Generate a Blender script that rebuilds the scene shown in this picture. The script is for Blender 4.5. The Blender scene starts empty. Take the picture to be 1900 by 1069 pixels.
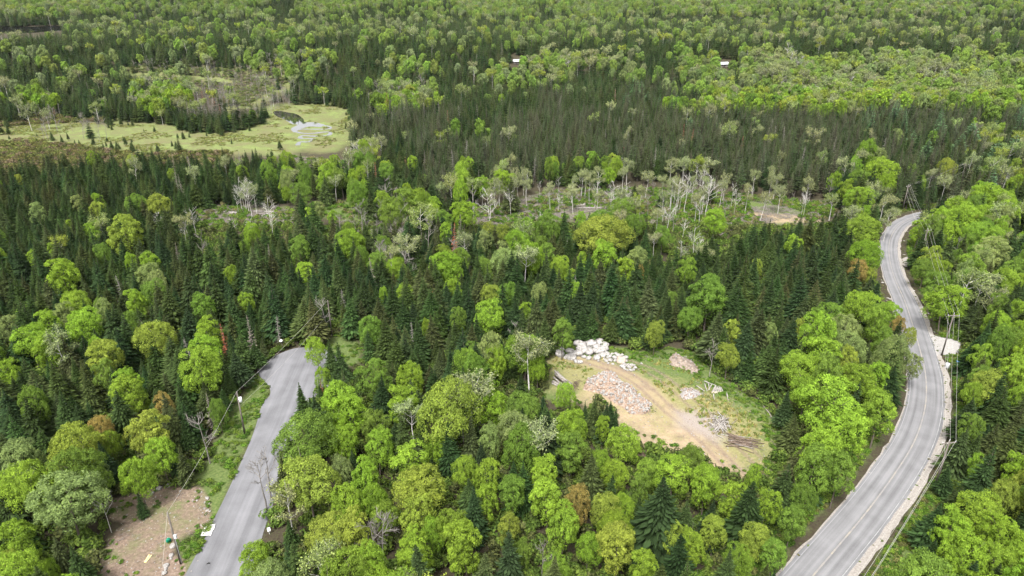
import bpy, math, random
import numpy as np
from mathutils import Vector, noise as mnoise

R = math.radians
rng = np.random.default_rng(7)
random.seed(7)
scene = bpy.context.scene
COL = scene.collection

# ------------------------------------------------------------------ camera, world, sun, exposure
CAM_H = 75.0
PITCH = R(24.4)            # depression of the optical axis
FPX = 1267.0               # focal length in pixels of the 1900 px wide photograph
cam_d = bpy.data.cameras.new('camera')
cam = bpy.data.objects.new('camera', cam_d)
COL.objects.link(cam)
cam.location = (0, 0, CAM_H)
cam.rotation_euler = (R(90) - PITCH, 0, 0)
cam_d.sensor_width = 36.0
cam_d.lens = 36.0 * FPX / 1900.0
cam_d.clip_start = 1.0
cam_d.clip_end = 8000.0
scene.camera = cam

HAZE = 0.000014
SUN_EL, SUN_AZ = 58.0, 200.0
world = bpy.data.worlds.new('World')
scene.world = world
world.use_nodes = True
wn = world.node_tree
wn.nodes.clear()
sky = wn.nodes.new('ShaderNodeTexSky')
sky.sky_type = 'NISHITA'
sky.sun_disc = False
sky.sun_elevation = R(SUN_EL)
sky.sun_rotation = R(SUN_AZ)
sky.air_density = 1.0
sky.dust_density = 4.0
sky.ozone_density = 1.0
hs = wn.nodes.new('ShaderNodeHueSaturation')      # overcast: the sky is nearly colourless
hs.inputs['Saturation'].default_value = 0.08
bg = wn.nodes.new('ShaderNodeBackground')
bg.inputs['Strength'].default_value = 0.15
wo = wn.nodes.new('ShaderNodeOutputWorld')
wn.links.new(sky.outputs[0], hs.inputs['Color'])
wn.links.new(hs.outputs[0], bg.inputs['Color'])
wn.links.new(bg.outputs[0], wo.inputs['Surface'])

sun_d = bpy.data.lights.new('sun', 'SUN')
sun_d.energy = 2.1
sun_d.angle = R(14)
sun_d.color = (1.0, 0.975, 0.94)
sun = bpy.data.objects.new('sun', sun_d)
COL.objects.link(sun)
# blender sun_rotation is measured from +Y clockwise; sun direction vector
az = R(SUN_AZ)
sdir = Vector((math.sin(az) * math.cos(R(SUN_EL)), math.cos(az) * math.cos(R(SUN_EL)), math.sin(R(SUN_EL))))
sun.rotation_euler = sdir.to_track_quat('Z', 'Y').to_euler()

scene.view_settings.view_transform = 'Standard'
scene.view_settings.look = 'None'
scene.view_settings.gamma = 1.0
scene.view_settings.exposure = 1.6
scene.render.engine = 'CYCLES'
scene.cycles.max_bounces = 5
scene.cycles.diffuse_bounces = 3
scene.cycles.transmission_bounces = 3
scene.cycles.transparent_max_bounces = 4
scene.cycles.volume_bounces = 0

# ------------------------------------------------------------------ terrain and survey helpers
CP, SP = math.cos(PITCH), math.sin(PITCH)

def smooth(t):
    t = np.clip(t, 0, 1)
    return t * t * (3 - 2 * t)

def height(x, y):
    x = np.asarray(x, float); y = np.asarray(y, float)
    h = 22.0 * smooth((y - 450) / 150.0)
    hill = np.clip((y - 850 - 40 * np.sin(x / 210.0 + 1)) / 420.0, 0, 2.5)
    h = h + 62.0 * hill ** 1.15 * (1 + 0.12 * np.sin(x / 170.0))
    # shallow ditch and bank of the main road side stay flat near the camera
    return h

def project(x, y, z):
    """world -> pixel of the surveyed photograph (1900 x 1069)"""
    d = y * CP + (CAM_H - z) * SP
    d = np.maximum(d, 0.1)
    u = 950 + FPX * x / d
    v = 534.5 - FPX * (y * SP - (CAM_H - z) * CP) / d
    return u, v, d

def at(u, v, lift=0.0):
    """where the line of sight of a pixel meets the terrain raised by lift"""
    a = (u - 950) / FPX
    b = (534.5 - v) / FPX
    dx, dy, dz = a, CP + b * SP, -SP + b * CP
    t = 20.0
    step = 4.0
    while t < 3000:
        x, y, z = dx * t, dy * t, CAM_H + dz * t
        if z < float(height(x, y)) + lift:
            break
        t += step
    lo, hi = t - step, t
    for _ in range(24):
        m = (lo + hi) / 2
        if CAM_H + dz * m < float(height(dx * m, dy * m)) + lift: hi = m
        else: lo = m
    return dx * hi, dy * hi, float(height(dx * hi, dy * hi))

def in_poly(px, py, poly):
    px = np.asarray(px, float); py = np.asarray(py, float)
    inside = np.zeros(px.shape, bool)
    n = len(poly)
    for i in range(n):
        x1, y1 = poly[i]; x2, y2 = poly[(i + 1) % n]
        if y1 == y2: continue
        c = ((y1 > py) != (y2 > py)) & (px < (x2 - x1) * (py - y1) / (y2 - y1) + x1)
        inside ^= c
    return inside

def poly_sd(px, py, poly):
    """signed distance, positive inside"""
    d2 = np.full(px.shape, 1e18)
    n = len(poly)
    for i in range(n):
        x1, y1 = poly[i]; x2, y2 = poly[(i + 1) % n]
        ex, ey = x2 - x1, y2 - y1
        L = ex * ex + ey * ey + 1e-9
        t = np.clip(((px - x1) * ex + (py - y1) * ey) / L, 0, 1)
        dd = (px - x1 - t * ex) ** 2 + (py - y1 - t * ey) ** 2
        d2 = np.minimum(d2, dd)
    d = np.sqrt(d2)
    return np.where(in_poly(px, py, poly), d, -d)

def line_d(px, py, pts):
    d2 = np.full(px.shape, 1e18)
    for (x1, y1), (x2, y2) in zip(pts[:-1], pts[1:]):
        ex, ey = x2 - x1, y2 - y1
        L = ex * ex + ey * ey + 1e-9
        t = np.clip(((px - x1) * ex + (py - y1) * ey) / L, 0, 1)
        d2 = np.minimum(d2, (px - x1 - t * ex) ** 2 + (py - y1 - t * ey) ** 2)
    return np.sqrt(d2)

def ground_poly(pts): return [at(u, v)[:2] for u, v in pts]

def spline(pts, step):
    """Catmull-Rom through pts, sampled about every step metres"""
    P = [Vector((p[0], p[1])) for p in pts]
    P = [P[0] * 2 - P[1]] + P + [P[-1] * 2 - P[-2]]
    out = []
    for i in range(1, len(P) - 2):
        n = max(2, int((P[i + 1] - P[i]).length / step))
        for k in range(n):
            t = k / n
            a, b, c, d = P[i - 1], P[i], P[i + 1], P[i + 2]
            out.append(0.5 * ((2 * b) + (c - a) * t + (2 * a - 5 * b + 4 * c - d) * t * t + (3 * b - a - 3 * c + d) * t ** 3))
    out.append(P[-2])
    return [(p.x, p.y) for p in out]

# ------------------------------------------------------------------ surveyed outlines (pixels of the photograph)
ROAD_PX = [(1478, 1106), (1511, 1066), (1560, 1008), (1602, 958), (1648, 897), (1688, 836), (1708, 790), (1718, 743), (1717, 695),
           (1707, 650), (1694, 605), (1679, 560), (1662, 522), (1652, 490), (1649, 462), (1653, 440), (1667, 419), (1690, 406), (1722, 397), (1760, 394)]
LANE_PX = [(318, 1140), (380, 999), (423, 911), (468, 810), (487, 750), (500, 735), (501, 722), (492, 708), (479, 695), (480, 682), (497, 668),
           (530, 652), (560, 645), (600, 648), (622, 660), (626, 690), (612, 715), (592, 735), (575, 762), (556, 797), (535, 850), (515, 911), (490, 985), (432, 1140)]
DRIVE_PX = [(1700, 590), (1716, 608), (1728, 620), (1745, 626), (1768, 630), (1786, 640), (1783, 660), (1764, 661), (1744, 658), (1736, 668), (1738, 700), (1722, 690), (1708, 640)]
CLEAR_PX = [(1012, 655), (1018, 642), (1050, 640), (1100, 640), (1150, 645), (1200, 652), (1240, 645), (1290, 652), (1325, 690), (1370, 722), (1420, 752), (1446, 785),
            (1450, 830), (1435, 868), (1395, 880), (1372, 872), (1345, 862), (1310, 842), (1270, 836), (1222, 822), (1190, 806), (1150, 802), (1147, 770),
            (1138, 745), (1110, 732), (1086, 746), (1040, 754), (1006, 736), (1020, 690), (1020, 668)]
SAND_PX = [(1072, 742), (1085, 722), (1120, 715), (1160, 735), (1195, 758), (1235, 775), (1275, 785), (1310, 810), (1345, 840), (1400, 895), (1360, 905), (1300, 880), (1210, 850), (1140, 820), (1120, 770)]
TRACK_PX = [(1060, 660), (1110, 676), (1160, 694), (1200, 722), (1240, 760), (1290, 800), (1340, 850), (1385, 895)]
CHIP_PX = [(1255, 765), (1300, 762), (1335, 772), (1345, 800), (1335, 822), (1300, 806), (1262, 790)]
ROTTEN_PX = [(1290, 835), (1350, 812), (1420, 800), (1445, 830), (1440, 880), (1390, 885), (1340, 860)]
YARD_PX = [(190, 938), (212, 925), (262, 912), (290, 905), (330, 903), (372, 905), (388, 925), (392, 962), (372, 985), (350, 990), (330, 1000), (322, 1030),
           (345, 1040), (350, 1060), (340, 1090), (180, 1090), (190, 1030), (215, 985), (232, 972), (205, 962)]
VERGE_PX = [(392, 962), (372, 900), (350, 890), (388, 850), (415, 790), (432, 750), (452, 735), (470, 700), (488, 680), (500, 700), (500, 735), (468, 810), (423, 911), (395, 990), (372, 1040), (355, 1075), (335, 1075), (335, 1010), (372, 985)]
PATCH_PX = [(600, 640), (620, 622), (650, 625), (672, 640), (668, 668), (650, 682), (632, 672), (612, 655)]
BOG_PX = [(0, 236), (60, 226), (140, 222), (185, 216), (200, 230), (260, 232), (330, 237), (360, 240), (368, 250), (420, 248), (470, 238), (500, 225), (503, 208), (520, 198), (560, 194), (620, 196), (648, 206), (652, 225), (642, 245), (620, 265),
          (600, 276), (560, 268), (520, 282), (470, 276), (430, 282), (380, 280), (300, 284), (240, 286), (170, 272), (120, 272), (60, 262), (0, 258)]
MARSH_PX = [(225, 128), (300, 124), (360, 126), (430, 130), (520, 132), (540, 150), (520, 166), (490, 176), (470, 190), (452, 198), (440, 184), (430, 168), (432, 150), (380, 142), (300, 136), (240, 134)]
WET_PX = [(1790, 60), (1850, 57), (1915, 56), (1915, 63), (1860, 64), (1800, 64)]
CUT_PX = [[(340, 395), (400, 380), (455, 378), (520, 385), (560, 395), (540, 418), (470, 425), (400, 425), (340, 412)],
          [(860, 395), (960, 372), (1030, 355), (1100, 350), (1200, 350), (1300, 356), (1360, 362), (1420, 372), (1540, 375), (1560, 400), (1500, 415), (1380, 425), (1300, 440), (1240, 420), (1150, 400), (1050, 412), (960, 420), (880, 415)],
          [(540, 290), (640, 300), (740, 330), (700, 350), (600, 330)],
          [(1780, 430), (1900, 440), (1900, 460), (1800, 455)]]
CUTGRASS_PX = [[(1200, 368), (1290, 362), (1360, 372), (1395, 390), (1340, 420), (1290, 470), (1255, 460), (1250, 410), (1200, 395)],
               [(1370, 362), (1440, 366), (1550, 385), (1540, 400), (1440, 395), (1390, 386)],
               [(560, 380), (660, 372), (800, 385), (790, 408), (680, 412), (580, 402)]]
DIRT_PX = [(1388, 392), (1420, 396), (1520, 402), (1524, 412), (1440, 414), (1392, 410)]
POND_PX = [(507, 208), (518, 206), (535, 209), (550, 212), (562, 220), (566, 227), (585, 227), (597, 231), (596, 236), (575, 235), (556, 240), (542, 243), (541, 238), (552, 232), (541, 230), (528, 222), (512, 215)]
BROOK_PX = [[(560, 240), (590, 240), (611, 241), (606, 246), (580, 249), (562, 250), (561, 254), (578, 258), (574, 262), (558, 263), (556, 268)]]
LAKE_PX = [(-60, 50), (40, 50), (100, 48), (117, 50), (112, 57), (60, 61), (0, 62), (-60, 62)]
RIVER_PX = [(600, 70), (700, 74), (800, 74), (930, 73), (1000, 75), (1000, 80), (800, 80), (620, 77)]
POOL_PX = [(440, 172), (462, 168), (486, 166), (484, 170), (460, 174), (452, 182), (458, 196), (450, 196), (442, 186)]
GRAVEL_PX = [(1672, 482), (1690, 476), (1694, 486), (1680, 496)]

# ------------------------------------------------------------------ mesh helpers
def new_mesh(name, verts, faces):
    m = bpy.data.meshes.new(name)
    m.from_pydata([tuple(v) for v in verts], [], faces)
    m.update()
    return m

class Geo:
    """collects simple shapes into one mesh"""
    def __init__(self): self.v = []; self.f = []; self.mi = []; self.at = []
    def add(self, vs, fs, mat=0, a=0.5):
        o = len(self.v); self.v += [tuple(v) for v in vs]
        for f in fs:
            self.f.append(tuple(i + o for i in f)); self.mi.append(mat); self.at.append(a)
    def tube(self, pts, radii, n=6, mat=0, cap=True, a=0.5):
        P = [Vector(p) for p in pts]
        rings = []
        for i, p in enumerate(P):
            d = (P[min(i + 1, len(P) - 1)] - P[max(i - 1, 0)]).normalized()
            q = d.orthogonal().normalized() if abs(d.z) < 0.99 else Vector((1, 0, 0))
            if i and rings: q = (rings[-1][1] - d * rings[-1][1].dot(d)).normalized()
            s = d.cross(q)
            rings.append(([p + (q * math.cos(2 * math.pi * k / n) + s * math.sin(2 * math.pi * k / n)) * radii[i] for k in range(n)], q))
        vs = [v for r_, _ in rings for v in r_]
        fs = []
        for i in range(len(P) - 1):
            for k in range(n):
                fs.append((i * n + k, i * n + (k + 1) % n, (i + 1) * n + (k + 1) % n, (i + 1) * n + k))
        if cap:
            fs.append(tuple(range(n))[::-1]); fs.append(tuple((len(P) - 1) * n + k for k in range(n)))
        self.add(vs, fs, mat, a)
    def box(self, c, s, rz=0, mat=0, a=0.5, tilt=0.0):
        x, y, z = s[0] / 2, s[1] / 2, s[2] / 2
        vs = []
        for X, Y, Z in ((-x, -y, -z), (x, -y, -z), (x, y, -z), (-x, y, -z), (-x, -y, z), (x, -y, z), (x, y, z), (-x, y, z)):
            Z2 = Z + X * tilt
            vs.append((c[0] + X * math.cos(rz) - Y * math.sin(rz), c[1] + X * math.sin(rz) + Y * math.cos(rz), c[2] + Z2))
        self.add(vs, [(0, 3, 2, 1), (4, 5, 6, 7), (0, 1, 5, 4), (1, 2, 6, 5), (2, 3, 7, 6), (3, 0, 4, 7)], mat, a)
    def mesh(self, name, mats, smooth_=False):
        m = new_mesh(name, self.v, self.f)
        for mt in mats: m.materials.append(mt)
        m.polygons.foreach_set('material_index', self.mi)
        at_ = m.attributes.new('leafv', 'FLOAT', 'FACE')
        at_.data.foreach_set('value', self.at)
        if smooth_: m.polygons.foreach_set('use_smooth', [True] * len(self.f))
        m.update()
        return m

def link(name, mesh, parent=None, loc=None, rot=None):
    o = bpy.data.objects.new(name, mesh)
    COL.objects.link(o)
    if parent: o.parent = parent
    if loc is not None: o.location = loc
    if rot is not None: o.rotation_euler = rot
    return o

def tag(o, label=None, cat=None, group=None, kind=None):
    if label: o['label'] = label
    if cat: o['category'] = cat
    if group: o['group'] = group
    if kind: o['kind'] = kind
    return o

# ------------------------------------------------------------------ materials
def mat_base(name):
    m = bpy.data.materials.new(name); m.use_nodes = True
    nt = m.node_tree; nt.nodes.clear()
    out = nt.nodes.new('ShaderNodeOutputMaterial')
    return m, nt, out

def N(nt, t, **kw):
    n = nt.nodes.new(t)
    for k, v in kw.items(): setattr(n, k, v)
    return n

def noise_mat(name, cols, scale=1.0, rough=0.9, detail=6, bump=0.0, pos=(0.3, 0.7), spec=0.2, coord='Object', stretch=(1, 1, 1)):
    """cols: two or three colours blended by noise"""
    m, nt, out = mat_base(name)
    tc = N(nt, 'ShaderNodeTexCoord'); mp = N(nt, 'ShaderNodeMapping'); mp.inputs['Scale'].default_value = stretch
    nt.links.new(tc.outputs[coord], mp.inputs[0])
    no = N(nt, 'ShaderNodeTexNoise'); no.inputs['Scale'].default_value = scale; no.inputs['Detail'].default_value = detail; no.inputs['Roughness'].default_value = 0.65
    nt.links.new(mp.outputs[0], no.inputs['Vector'])
    cr = N(nt, 'ShaderNodeValToRGB')
    e = cr.color_ramp.elements
    e[0].position = pos[0]; e[0].color = (*cols[0], 1)
    e[1].position = pos[1]; e[1].color = (*cols[-1], 1)
    if len(cols) == 3:
        k = e.new((pos[0] + pos[1]) / 2); k.color = (*cols[1], 1)
    nt.links.new(no.outputs['Fac'], cr.inputs[0])
    b = N(nt, 'ShaderNodeBsdfPrincipled')
    b.inputs['Roughness'].default_value = rough
    b.inputs['Specular IOR Level'].default_value = spec
    nt.links.new(cr.outputs[0], b.inputs['Base Color'])
    if bump:
        bp = N(nt, 'ShaderNodeBump'); bp.inputs['Strength'].default_value = bump; bp.inputs['Distance'].default_value = 0.2
        nt.links.new(no.outputs['Fac'], bp.inputs['Height']); nt.links.new(bp.outputs[0], b.inputs['Normal'])
    nt.links.new(b.outputs[0], out.inputs[0])
    return m

def leaf_mat(name, lo=0.62, hi=1.35, transl=0.28, warm=(1.15, 1.0, 0.6)):
    """tree's own tint times a variation from leaf cluster to leaf cluster"""
    m, nt, out = mat_base(name)
    at_ = N(nt, 'ShaderNodeAttribute', attribute_name='tint', attribute_type='INSTANCER')
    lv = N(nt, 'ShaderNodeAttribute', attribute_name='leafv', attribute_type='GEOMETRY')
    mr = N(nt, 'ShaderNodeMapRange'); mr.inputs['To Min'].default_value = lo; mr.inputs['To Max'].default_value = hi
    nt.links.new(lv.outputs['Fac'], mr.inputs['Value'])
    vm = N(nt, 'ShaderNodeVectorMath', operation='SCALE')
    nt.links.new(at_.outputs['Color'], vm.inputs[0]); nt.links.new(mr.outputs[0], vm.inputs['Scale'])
    mx = N(nt, 'ShaderNodeMix', data_type='RGBA', blend_type='MULTIPLY')
    nt.links.new(lv.outputs['Fac'], mx.inputs['Factor'])
    nt.links.new(vm.outputs[0], mx.inputs['A'])
    mx.inputs['B'].default_value = (*warm, 1)
    df = N(nt, 'ShaderNodeBsdfDiffuse')
    tr = N(nt, 'ShaderNodeBsdfTranslucent')
    ms = N(nt, 'ShaderNodeMixShader'); ms.inputs[0].default_value = transl
    nt.links.new(mx.outputs['Result'], df.inputs['Color']); nt.links.new(mx.outputs['Result'], tr.inputs['Color'])
    nt.links.new(df.outputs[0], ms.inputs[1]); nt.links.new(tr.outputs[0], ms.inputs[2])
    nt.links.new(ms.outputs[0], out.inputs[0])
    return m

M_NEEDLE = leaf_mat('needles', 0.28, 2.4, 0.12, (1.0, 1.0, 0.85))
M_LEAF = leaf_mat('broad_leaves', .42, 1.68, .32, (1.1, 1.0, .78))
M_BARK = noise_mat('grey_brown_bark', [(.055, .042, .032), (.13, .11, .09)], 3)
M_BIRCH = noise_mat('white_birch_bark', [(.13, .115, .10), (.43, .41, .38)], 4, pos=(.32, .5))
M_DEAD = noise_mat('weathered_dead_wood', [(.10, .09, .08), (.23, .21, .19)], 3)
M_POLE = noise_mat('tarred_pole_wood', [(.055, .045, .038), (.17, .15, .13)], 2, stretch=(4, 4, .5))
M_METAL = noise_mat('galvanised_metal', [(.38, .39, .40), (.55, .56, .57)], 5, rough=.5, spec=.5)
M_WIRE = noise_mat('cable', [(.25, .24, .22), (.38, .36, .33)], 1, rough=.6)
M_ROCK = noise_mat('pale_granite', [(.10, .09, .08), (.25, .235, .22), (.36, .345, .33)], 1.8, bump=.6)
M_ROCKTAN = noise_mat('tan_granite', [(.20, .155, .12), (.40, .32, .26)], 1.3, bump=.4)
M_LOGW = noise_mat('pale_barkless_log', [(.13, .115, .10), (.36, .335, .31)], 3, stretch=(1, 1, 1))
M_LOGD = noise_mat('dark_bark_log', [(.05, .036, .027), (.17, .125, .095)], 3)
M_LOGG = noise_mat('grey_log', [(.07, .06, .05), (.26, .23, .205)], 2.5)

# ------------------------------------------------------------------ terrain sheet
def axis(breaks):
    out = [breaks[0][0]]
    for (a, s), (b, _) in zip(breaks[:-1], breaks[1:]):
        n = max(1, int(round((b - a) / s)))
        out += list(a + (b - a) * (np.arange(1, n + 1) / n))
    return np.array(out)

gx = axis([(-4500, 250), (-1500, 40), (-620, 8), (-260, 2.5), (-110, .8), (-78, .45), (-44, .8), (5, .45), (56, .8), (110, 2.5), (260, 8), (620, 40), (1500, 250), (4500, 250)])
gy = axis([(-800, 120), (-80, 20), (40, .8), (72, .45), (158, .8), (260, 1.6), (480, 4), (900, 12), (1700, 120), (5000, 120)])
GX, GY = np.meshgrid(gx, gy)
fx, fy = GX.ravel(), GY.ravel()
fz = height(fx, fy)
W = {}
def region(key, polys, soft=2.0, wh=1.0, bias=.5):
    w = W.setdefault(key, np.zeros(fx.shape))
    for P in polys:
        gp = ground_poly(P)
        xs = [p[0] for p in gp]; ys = [p[1] for p in gp]
        s = (fx > min(xs) - 25) & (fx < max(xs) + 25) & (fy > min(ys) - 25) & (fy < max(ys) + 25)
        sd = poly_sd(fx[s], fy[s], gp)
        w[s] = np.maximum(w[s], np.clip(bias + sd / soft, 0, 1) * wh)
road_c = spline([at(u, v)[:2] for u, v in ROAD_PX], 2.0)
region('grass', [CLEAR_PX, VERGE_PX, PATCH_PX], 4)
region('grass', CUTGRASS_PX, 16)
region('sand', [SAND_PX], 7)
region('sand', [DIRT_PX], 5)
region('earth', [YARD_PX], 2.5)
region('bog', [BOG_PX, WET_PX], 22, 1.0, .9)
region('cut', CUT_PX, 20)
region('bog', [MARSH_PX], 24, .8, .95)
region('cut', [ROTTEN_PX], 5)
region('chips', [CHIP_PX], 6)
dr = line_d(fx, fy, road_c)
W['grass'] = np.maximum(W['grass'], np.clip(1.4 - np.abs(dr - 8) / 4.0, 0, 1) * 0.72)
tr_w = spline([at(u, v)[:2] for u, v in TRACK_PX], 2.0)
W['sand'] = np.maximum(W['sand'], np.clip(1.0 - line_d(fx, fy, tr_w) / 4.0, 0, .7))
rut = np.zeros(fx.shape)
for o_ in (-.95, .95):
    for base_ in (tr_w, [(p[0] + 5.5 - .02 * i, p[1] + 1.5) for i, p in enumerate(tr_w)]):
        ln_ = [(p[0] + o_, p[1] + o_ * .5) for p in base_]
        rut = np.maximum(rut, np.clip(1.0 - line_d(fx, fy, ln_) / .75, 0, 1))
W['rut'] = rut
gp = ground_poly([(1015, 655), (1090, 672), (1180, 700), (1250, 705), (1330, 742), (1400, 775), (1440, 850), (1380, 870), (1150, 790), (1060, 735), (1020, 720)])
W['straw'] = np.clip(0.5 + poly_sd(fx, fy, gp) / 12, 0, 1)

nxn, nyn = len(gx), len(gy)
me = bpy.data.meshes.new('ground')
me.vertices.add(nxn * nyn)
co = np.stack([fx, fy, fz], 1).astype(np.float32)
me.vertices.foreach_set('co', co.ravel())
ii = (np.arange(nyn - 1)[:, None] * nxn + np.arange(nxn - 1)[None, :]).ravel()
quads = np.stack([ii, ii + 1, ii + 1 + nxn, ii + nxn], 1).astype(np.int32)
nf = len(quads)
me.loops.add(nf * 4); me.polygons.add(nf)
me.loops.foreach_set('vertex_index', quads.ravel())
me.polygons.foreach_set('loop_start', np.arange(nf, dtype=np.int32) * 4)
me.update(calc_edges=True)
for nm, keys in (('cover_a', ('grass', 'sand', 'earth', 'straw')), ('cover_b', ('bog', 'cut', 'chips', 'rut'))):
    a = me.attributes.new(nm, 'FLOAT_COLOR', 'POINT')
    a.data.foreach_set('color', np.stack([W[k] for k in keys], 1).astype(np.float32).ravel())

def ground_mat():
    m, nt, out = mat_base('forest_floor_and_clearings')
    L = nt.links.new
    geo = N(nt, 'ShaderNodeNewGeometry')
    def noise(scale, detail=5, rough=.6, dist=0.0):
        n = N(nt, 'ShaderNodeTexNoise'); n.inputs['Scale'].default_value = scale; n.inputs['Detail'].default_value = detail
        n.inputs['Roughness'].default_value = rough; n.inputs['Distortion'].default_value = dist
        L(geo.outputs['Position'], n.inputs['Vector']); return n.outputs['Fac']
    def ramp(f, stops):
        c = N(nt, 'ShaderNodeValToRGB'); e = c.color_ramp.elements
        while len(e) < len(stops): e.new(0.5)
        for i, (p, col) in enumerate(stops): e[i].position = p; e[i].color = (*col, 1)
        L(f, c.inputs[0]); return c.outputs[0]
    def math_(op, a, b, clamp=False):
        n = N(nt, 'ShaderNodeMath', operation=op); n.use_clamp = clamp
        for i, x in enumerate((a, b)):
            if isinstance(x, (int, float)): n.inputs[i].default_value = x
            else: L(x, n.inputs[i])
        return n.outputs[0]
    def mix(f, a, b):
        n = N(nt, 'ShaderNodeMix', data_type='RGBA'); L(f, n.inputs['Factor']); L(a, n.inputs['A']); L(b, n.inputs['B']); return n.outputs['Result']
    nA, nB, nC = noise(.35, 6, .7), noise(2.2, 5, .7), noise(.08, 4)
    nD = noise(5.0, 6, .75)
    # ragged mask from a soft weight
    def mask(w, nz, k=1.6, hard=3.0):
        x = math_('ADD', w, math_('MULTIPLY', math_('SUBTRACT', nz, 0.5), k))
        return math_('MULTIPLY', math_('SUBTRACT', math_('MULTIPLY', x, 1.0), 0.5), hard, False), x
    def m2(w, nz, k=1.4, hard=4.0):
        gate = math_('GREATER_THAN', w, 0.02)
        x = math_('ADD', w, math_('MULTIPLY', math_('SUBTRACT', nz, 0.5), k))
        y = math_('ADD', math_('MULTIPLY', math_('SUBTRACT', x, 0.5), hard), 0.5, True)
        return math_('MULTIPLY', y, gate)
    floor = ramp(nB, [(.25, (.022, .018, .012)), (.5, (.045, .036, .024)), (.75, (.05, .065, .022))])
    grass = ramp(nB, [(.25, (.035, .05, .018)), (.5, (.075, .105, .030)), (.75, (.14, .145, .06))])
    grass2 = ramp(nA, [(.3, (.085, .085, .035)), (.7, (.08, .125, .03))])
    straw = ramp(nB, [(.25, (.12, .115, .045)), (.6, (.20, .18, .085)), (.8, (.29, .25, .14))])
    sand = ramp(nB, [(.22, (.15, .11, .07)), (.42, (.26, .19, .125)), (.58, (.33, .25, .175)), (.8, (.42, .35, .28))])
    earth = ramp(nB, [(.25, (.052, .038, .030)), (.42, (.11, .080, .064)), (.58, (.165, .12, .094)), (.78, (.30, .26, .225))])
    bog = ramp(nB, [(.3, (.080, .105, .032)), (.5, (.13, .165, .050)), (.7, (.18, .185, .080))])
    cut = ramp(nB, [(.3, (.055, .045, .036)), (.5, (.12, .098, .082)), (.7, (.22, .19, .165))])
    chips = ramp(nD, [(.3, (.14, .115, .10)), (.6, (.26, .225, .20)), (.8, (.38, .345, .315))])
    A = N(nt, 'ShaderNodeAttribute', attribute_name='cover_a'); B = N(nt, 'ShaderNodeAttribute', attribute_name='cover_b')
    sa = N(nt, 'ShaderNodeSeparateColor'); L(A.outputs['Color'], sa.inputs[0])
    sb = N(nt, 'ShaderNodeSeparateColor'); L(B.outputs['Color'], sb.inputs[0])
    c = floor
    c = mix(m2(sb.outputs[0], nA, .8, 2.5), c, mix(m2(nA, nC, 1.6, 2.5), mix(m2(nC, nA, 1.2, 3), bog, grass2), ramp(nB, [(.3, (.075, .065, .04)), (.7, (.15, .15, .06))])))
    c = mix(m2(sb.outputs[1], nA, 1.2, 3), c, mix(m2(nA, nC, .4, 6), cut, grass))
    c = mix(m2(sa.outputs[0], nA, .9, 3), c, grass)
    c = mix(math_('MULTIPLY', m2(A.outputs['Alpha'], nA, 1.6, 2.2), .92), c, straw)
    c = mix(math_('MULTIPLY', m2(sa.outputs[1], nA, 1.0, 2.2), .92), c, mix(m2(nA, nB, .9, 3), sand, mix(m2(nC, nB, .8, 4), earth, straw)))
    c = mix(math_('MULTIPLY', m2(B.outputs['Alpha'], nB, .9, 2.0), .6), c, earth)
    c = mix(m2(sa.outputs[2], nA, .9, 3.5), c, mix(math_('MULTIPLY', m2(nA, nC, 1.2, 2), .6), mix(math_('MULTIPLY', nD, .3), earth, sand), mix(m2(nC, nA, 1.5, 3), ramp(nD, [(.3, (.07, .05, .038)), (.7, (.16, .12, .092))]), grass2)))
    c = mix(math_('MULTIPLY', m2(sb.outputs[2], nD, 1.0, 2), .9), c, chips)
    b = N(nt, 'ShaderNodeBsdfPrincipled'); b.inputs['Roughness'].default_value = .95; b.inputs['Specular IOR Level'].default_value = .1
    L(c, b.inputs['Base Color'])
    bp = N(nt, 'ShaderNodeBump'); bp.inputs['Strength'].default_value = .45; bp.inputs['Distance'].default_value = .2
    L(nB, bp.inputs['Height']); L(bp.outputs[0], b.inputs['Normal'])
    L(b.outputs[0], out.inputs[0])
    return m
me.materials.append(ground_mat())
tag(link('ground', me), kind='structure')

# ------------------------------------------------------------------ roads
def ribbon(name, line, offs, z, mat, jitter=0.0, uvx=None):
    """sheet along a line; offs: offsets to the right of the line"""
    n = len(line); vs = []; rnd = random.Random(3)
    for i, (x, y) in enumerate(line):
        a = line[max(i - 1, 0)]; b = line[min(i + 1, n - 1)]
        t = Vector((b[0] - a[0], b[1] - a[1])).normalized()
        for j, o in enumerate(offs):
            o = o * (1 - .24 * float(smooth((y - 118) / 70.0)))
            jj = rnd.uniform(-jitter, jitter) if j in (0, len(offs) - 1) else 0
            vs.append((x + t.y * (o + jj), y - t.x * (o + jj), float(height(x, y)) + z))
    k = len(offs); fs = []
    for i in range(n - 1):
        for j in range(k - 1):
            fs.append((i * k + j, i * k + j + 1, (i + 1) * k + j + 1, (i + 1) * k + j))
    m = new_mesh(name, vs, fs)
    uv = m.uv_layers.new(name='UVMap')
    cum = [0.0]
    for p, q in zip(line[:-1], line[1:]): cum.append(cum[-1] + math.hypot(q[0] - p[0], q[1] - p[1]))
    for l in m.loops:
        i, j = divmod(l.vertex_index, k)
        uv.data[l.index].uv = (offs[j], cum[i])
    m.materials.append(mat)
    o = link(name, m)
    tag(o, kind='structure')
    return o

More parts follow.
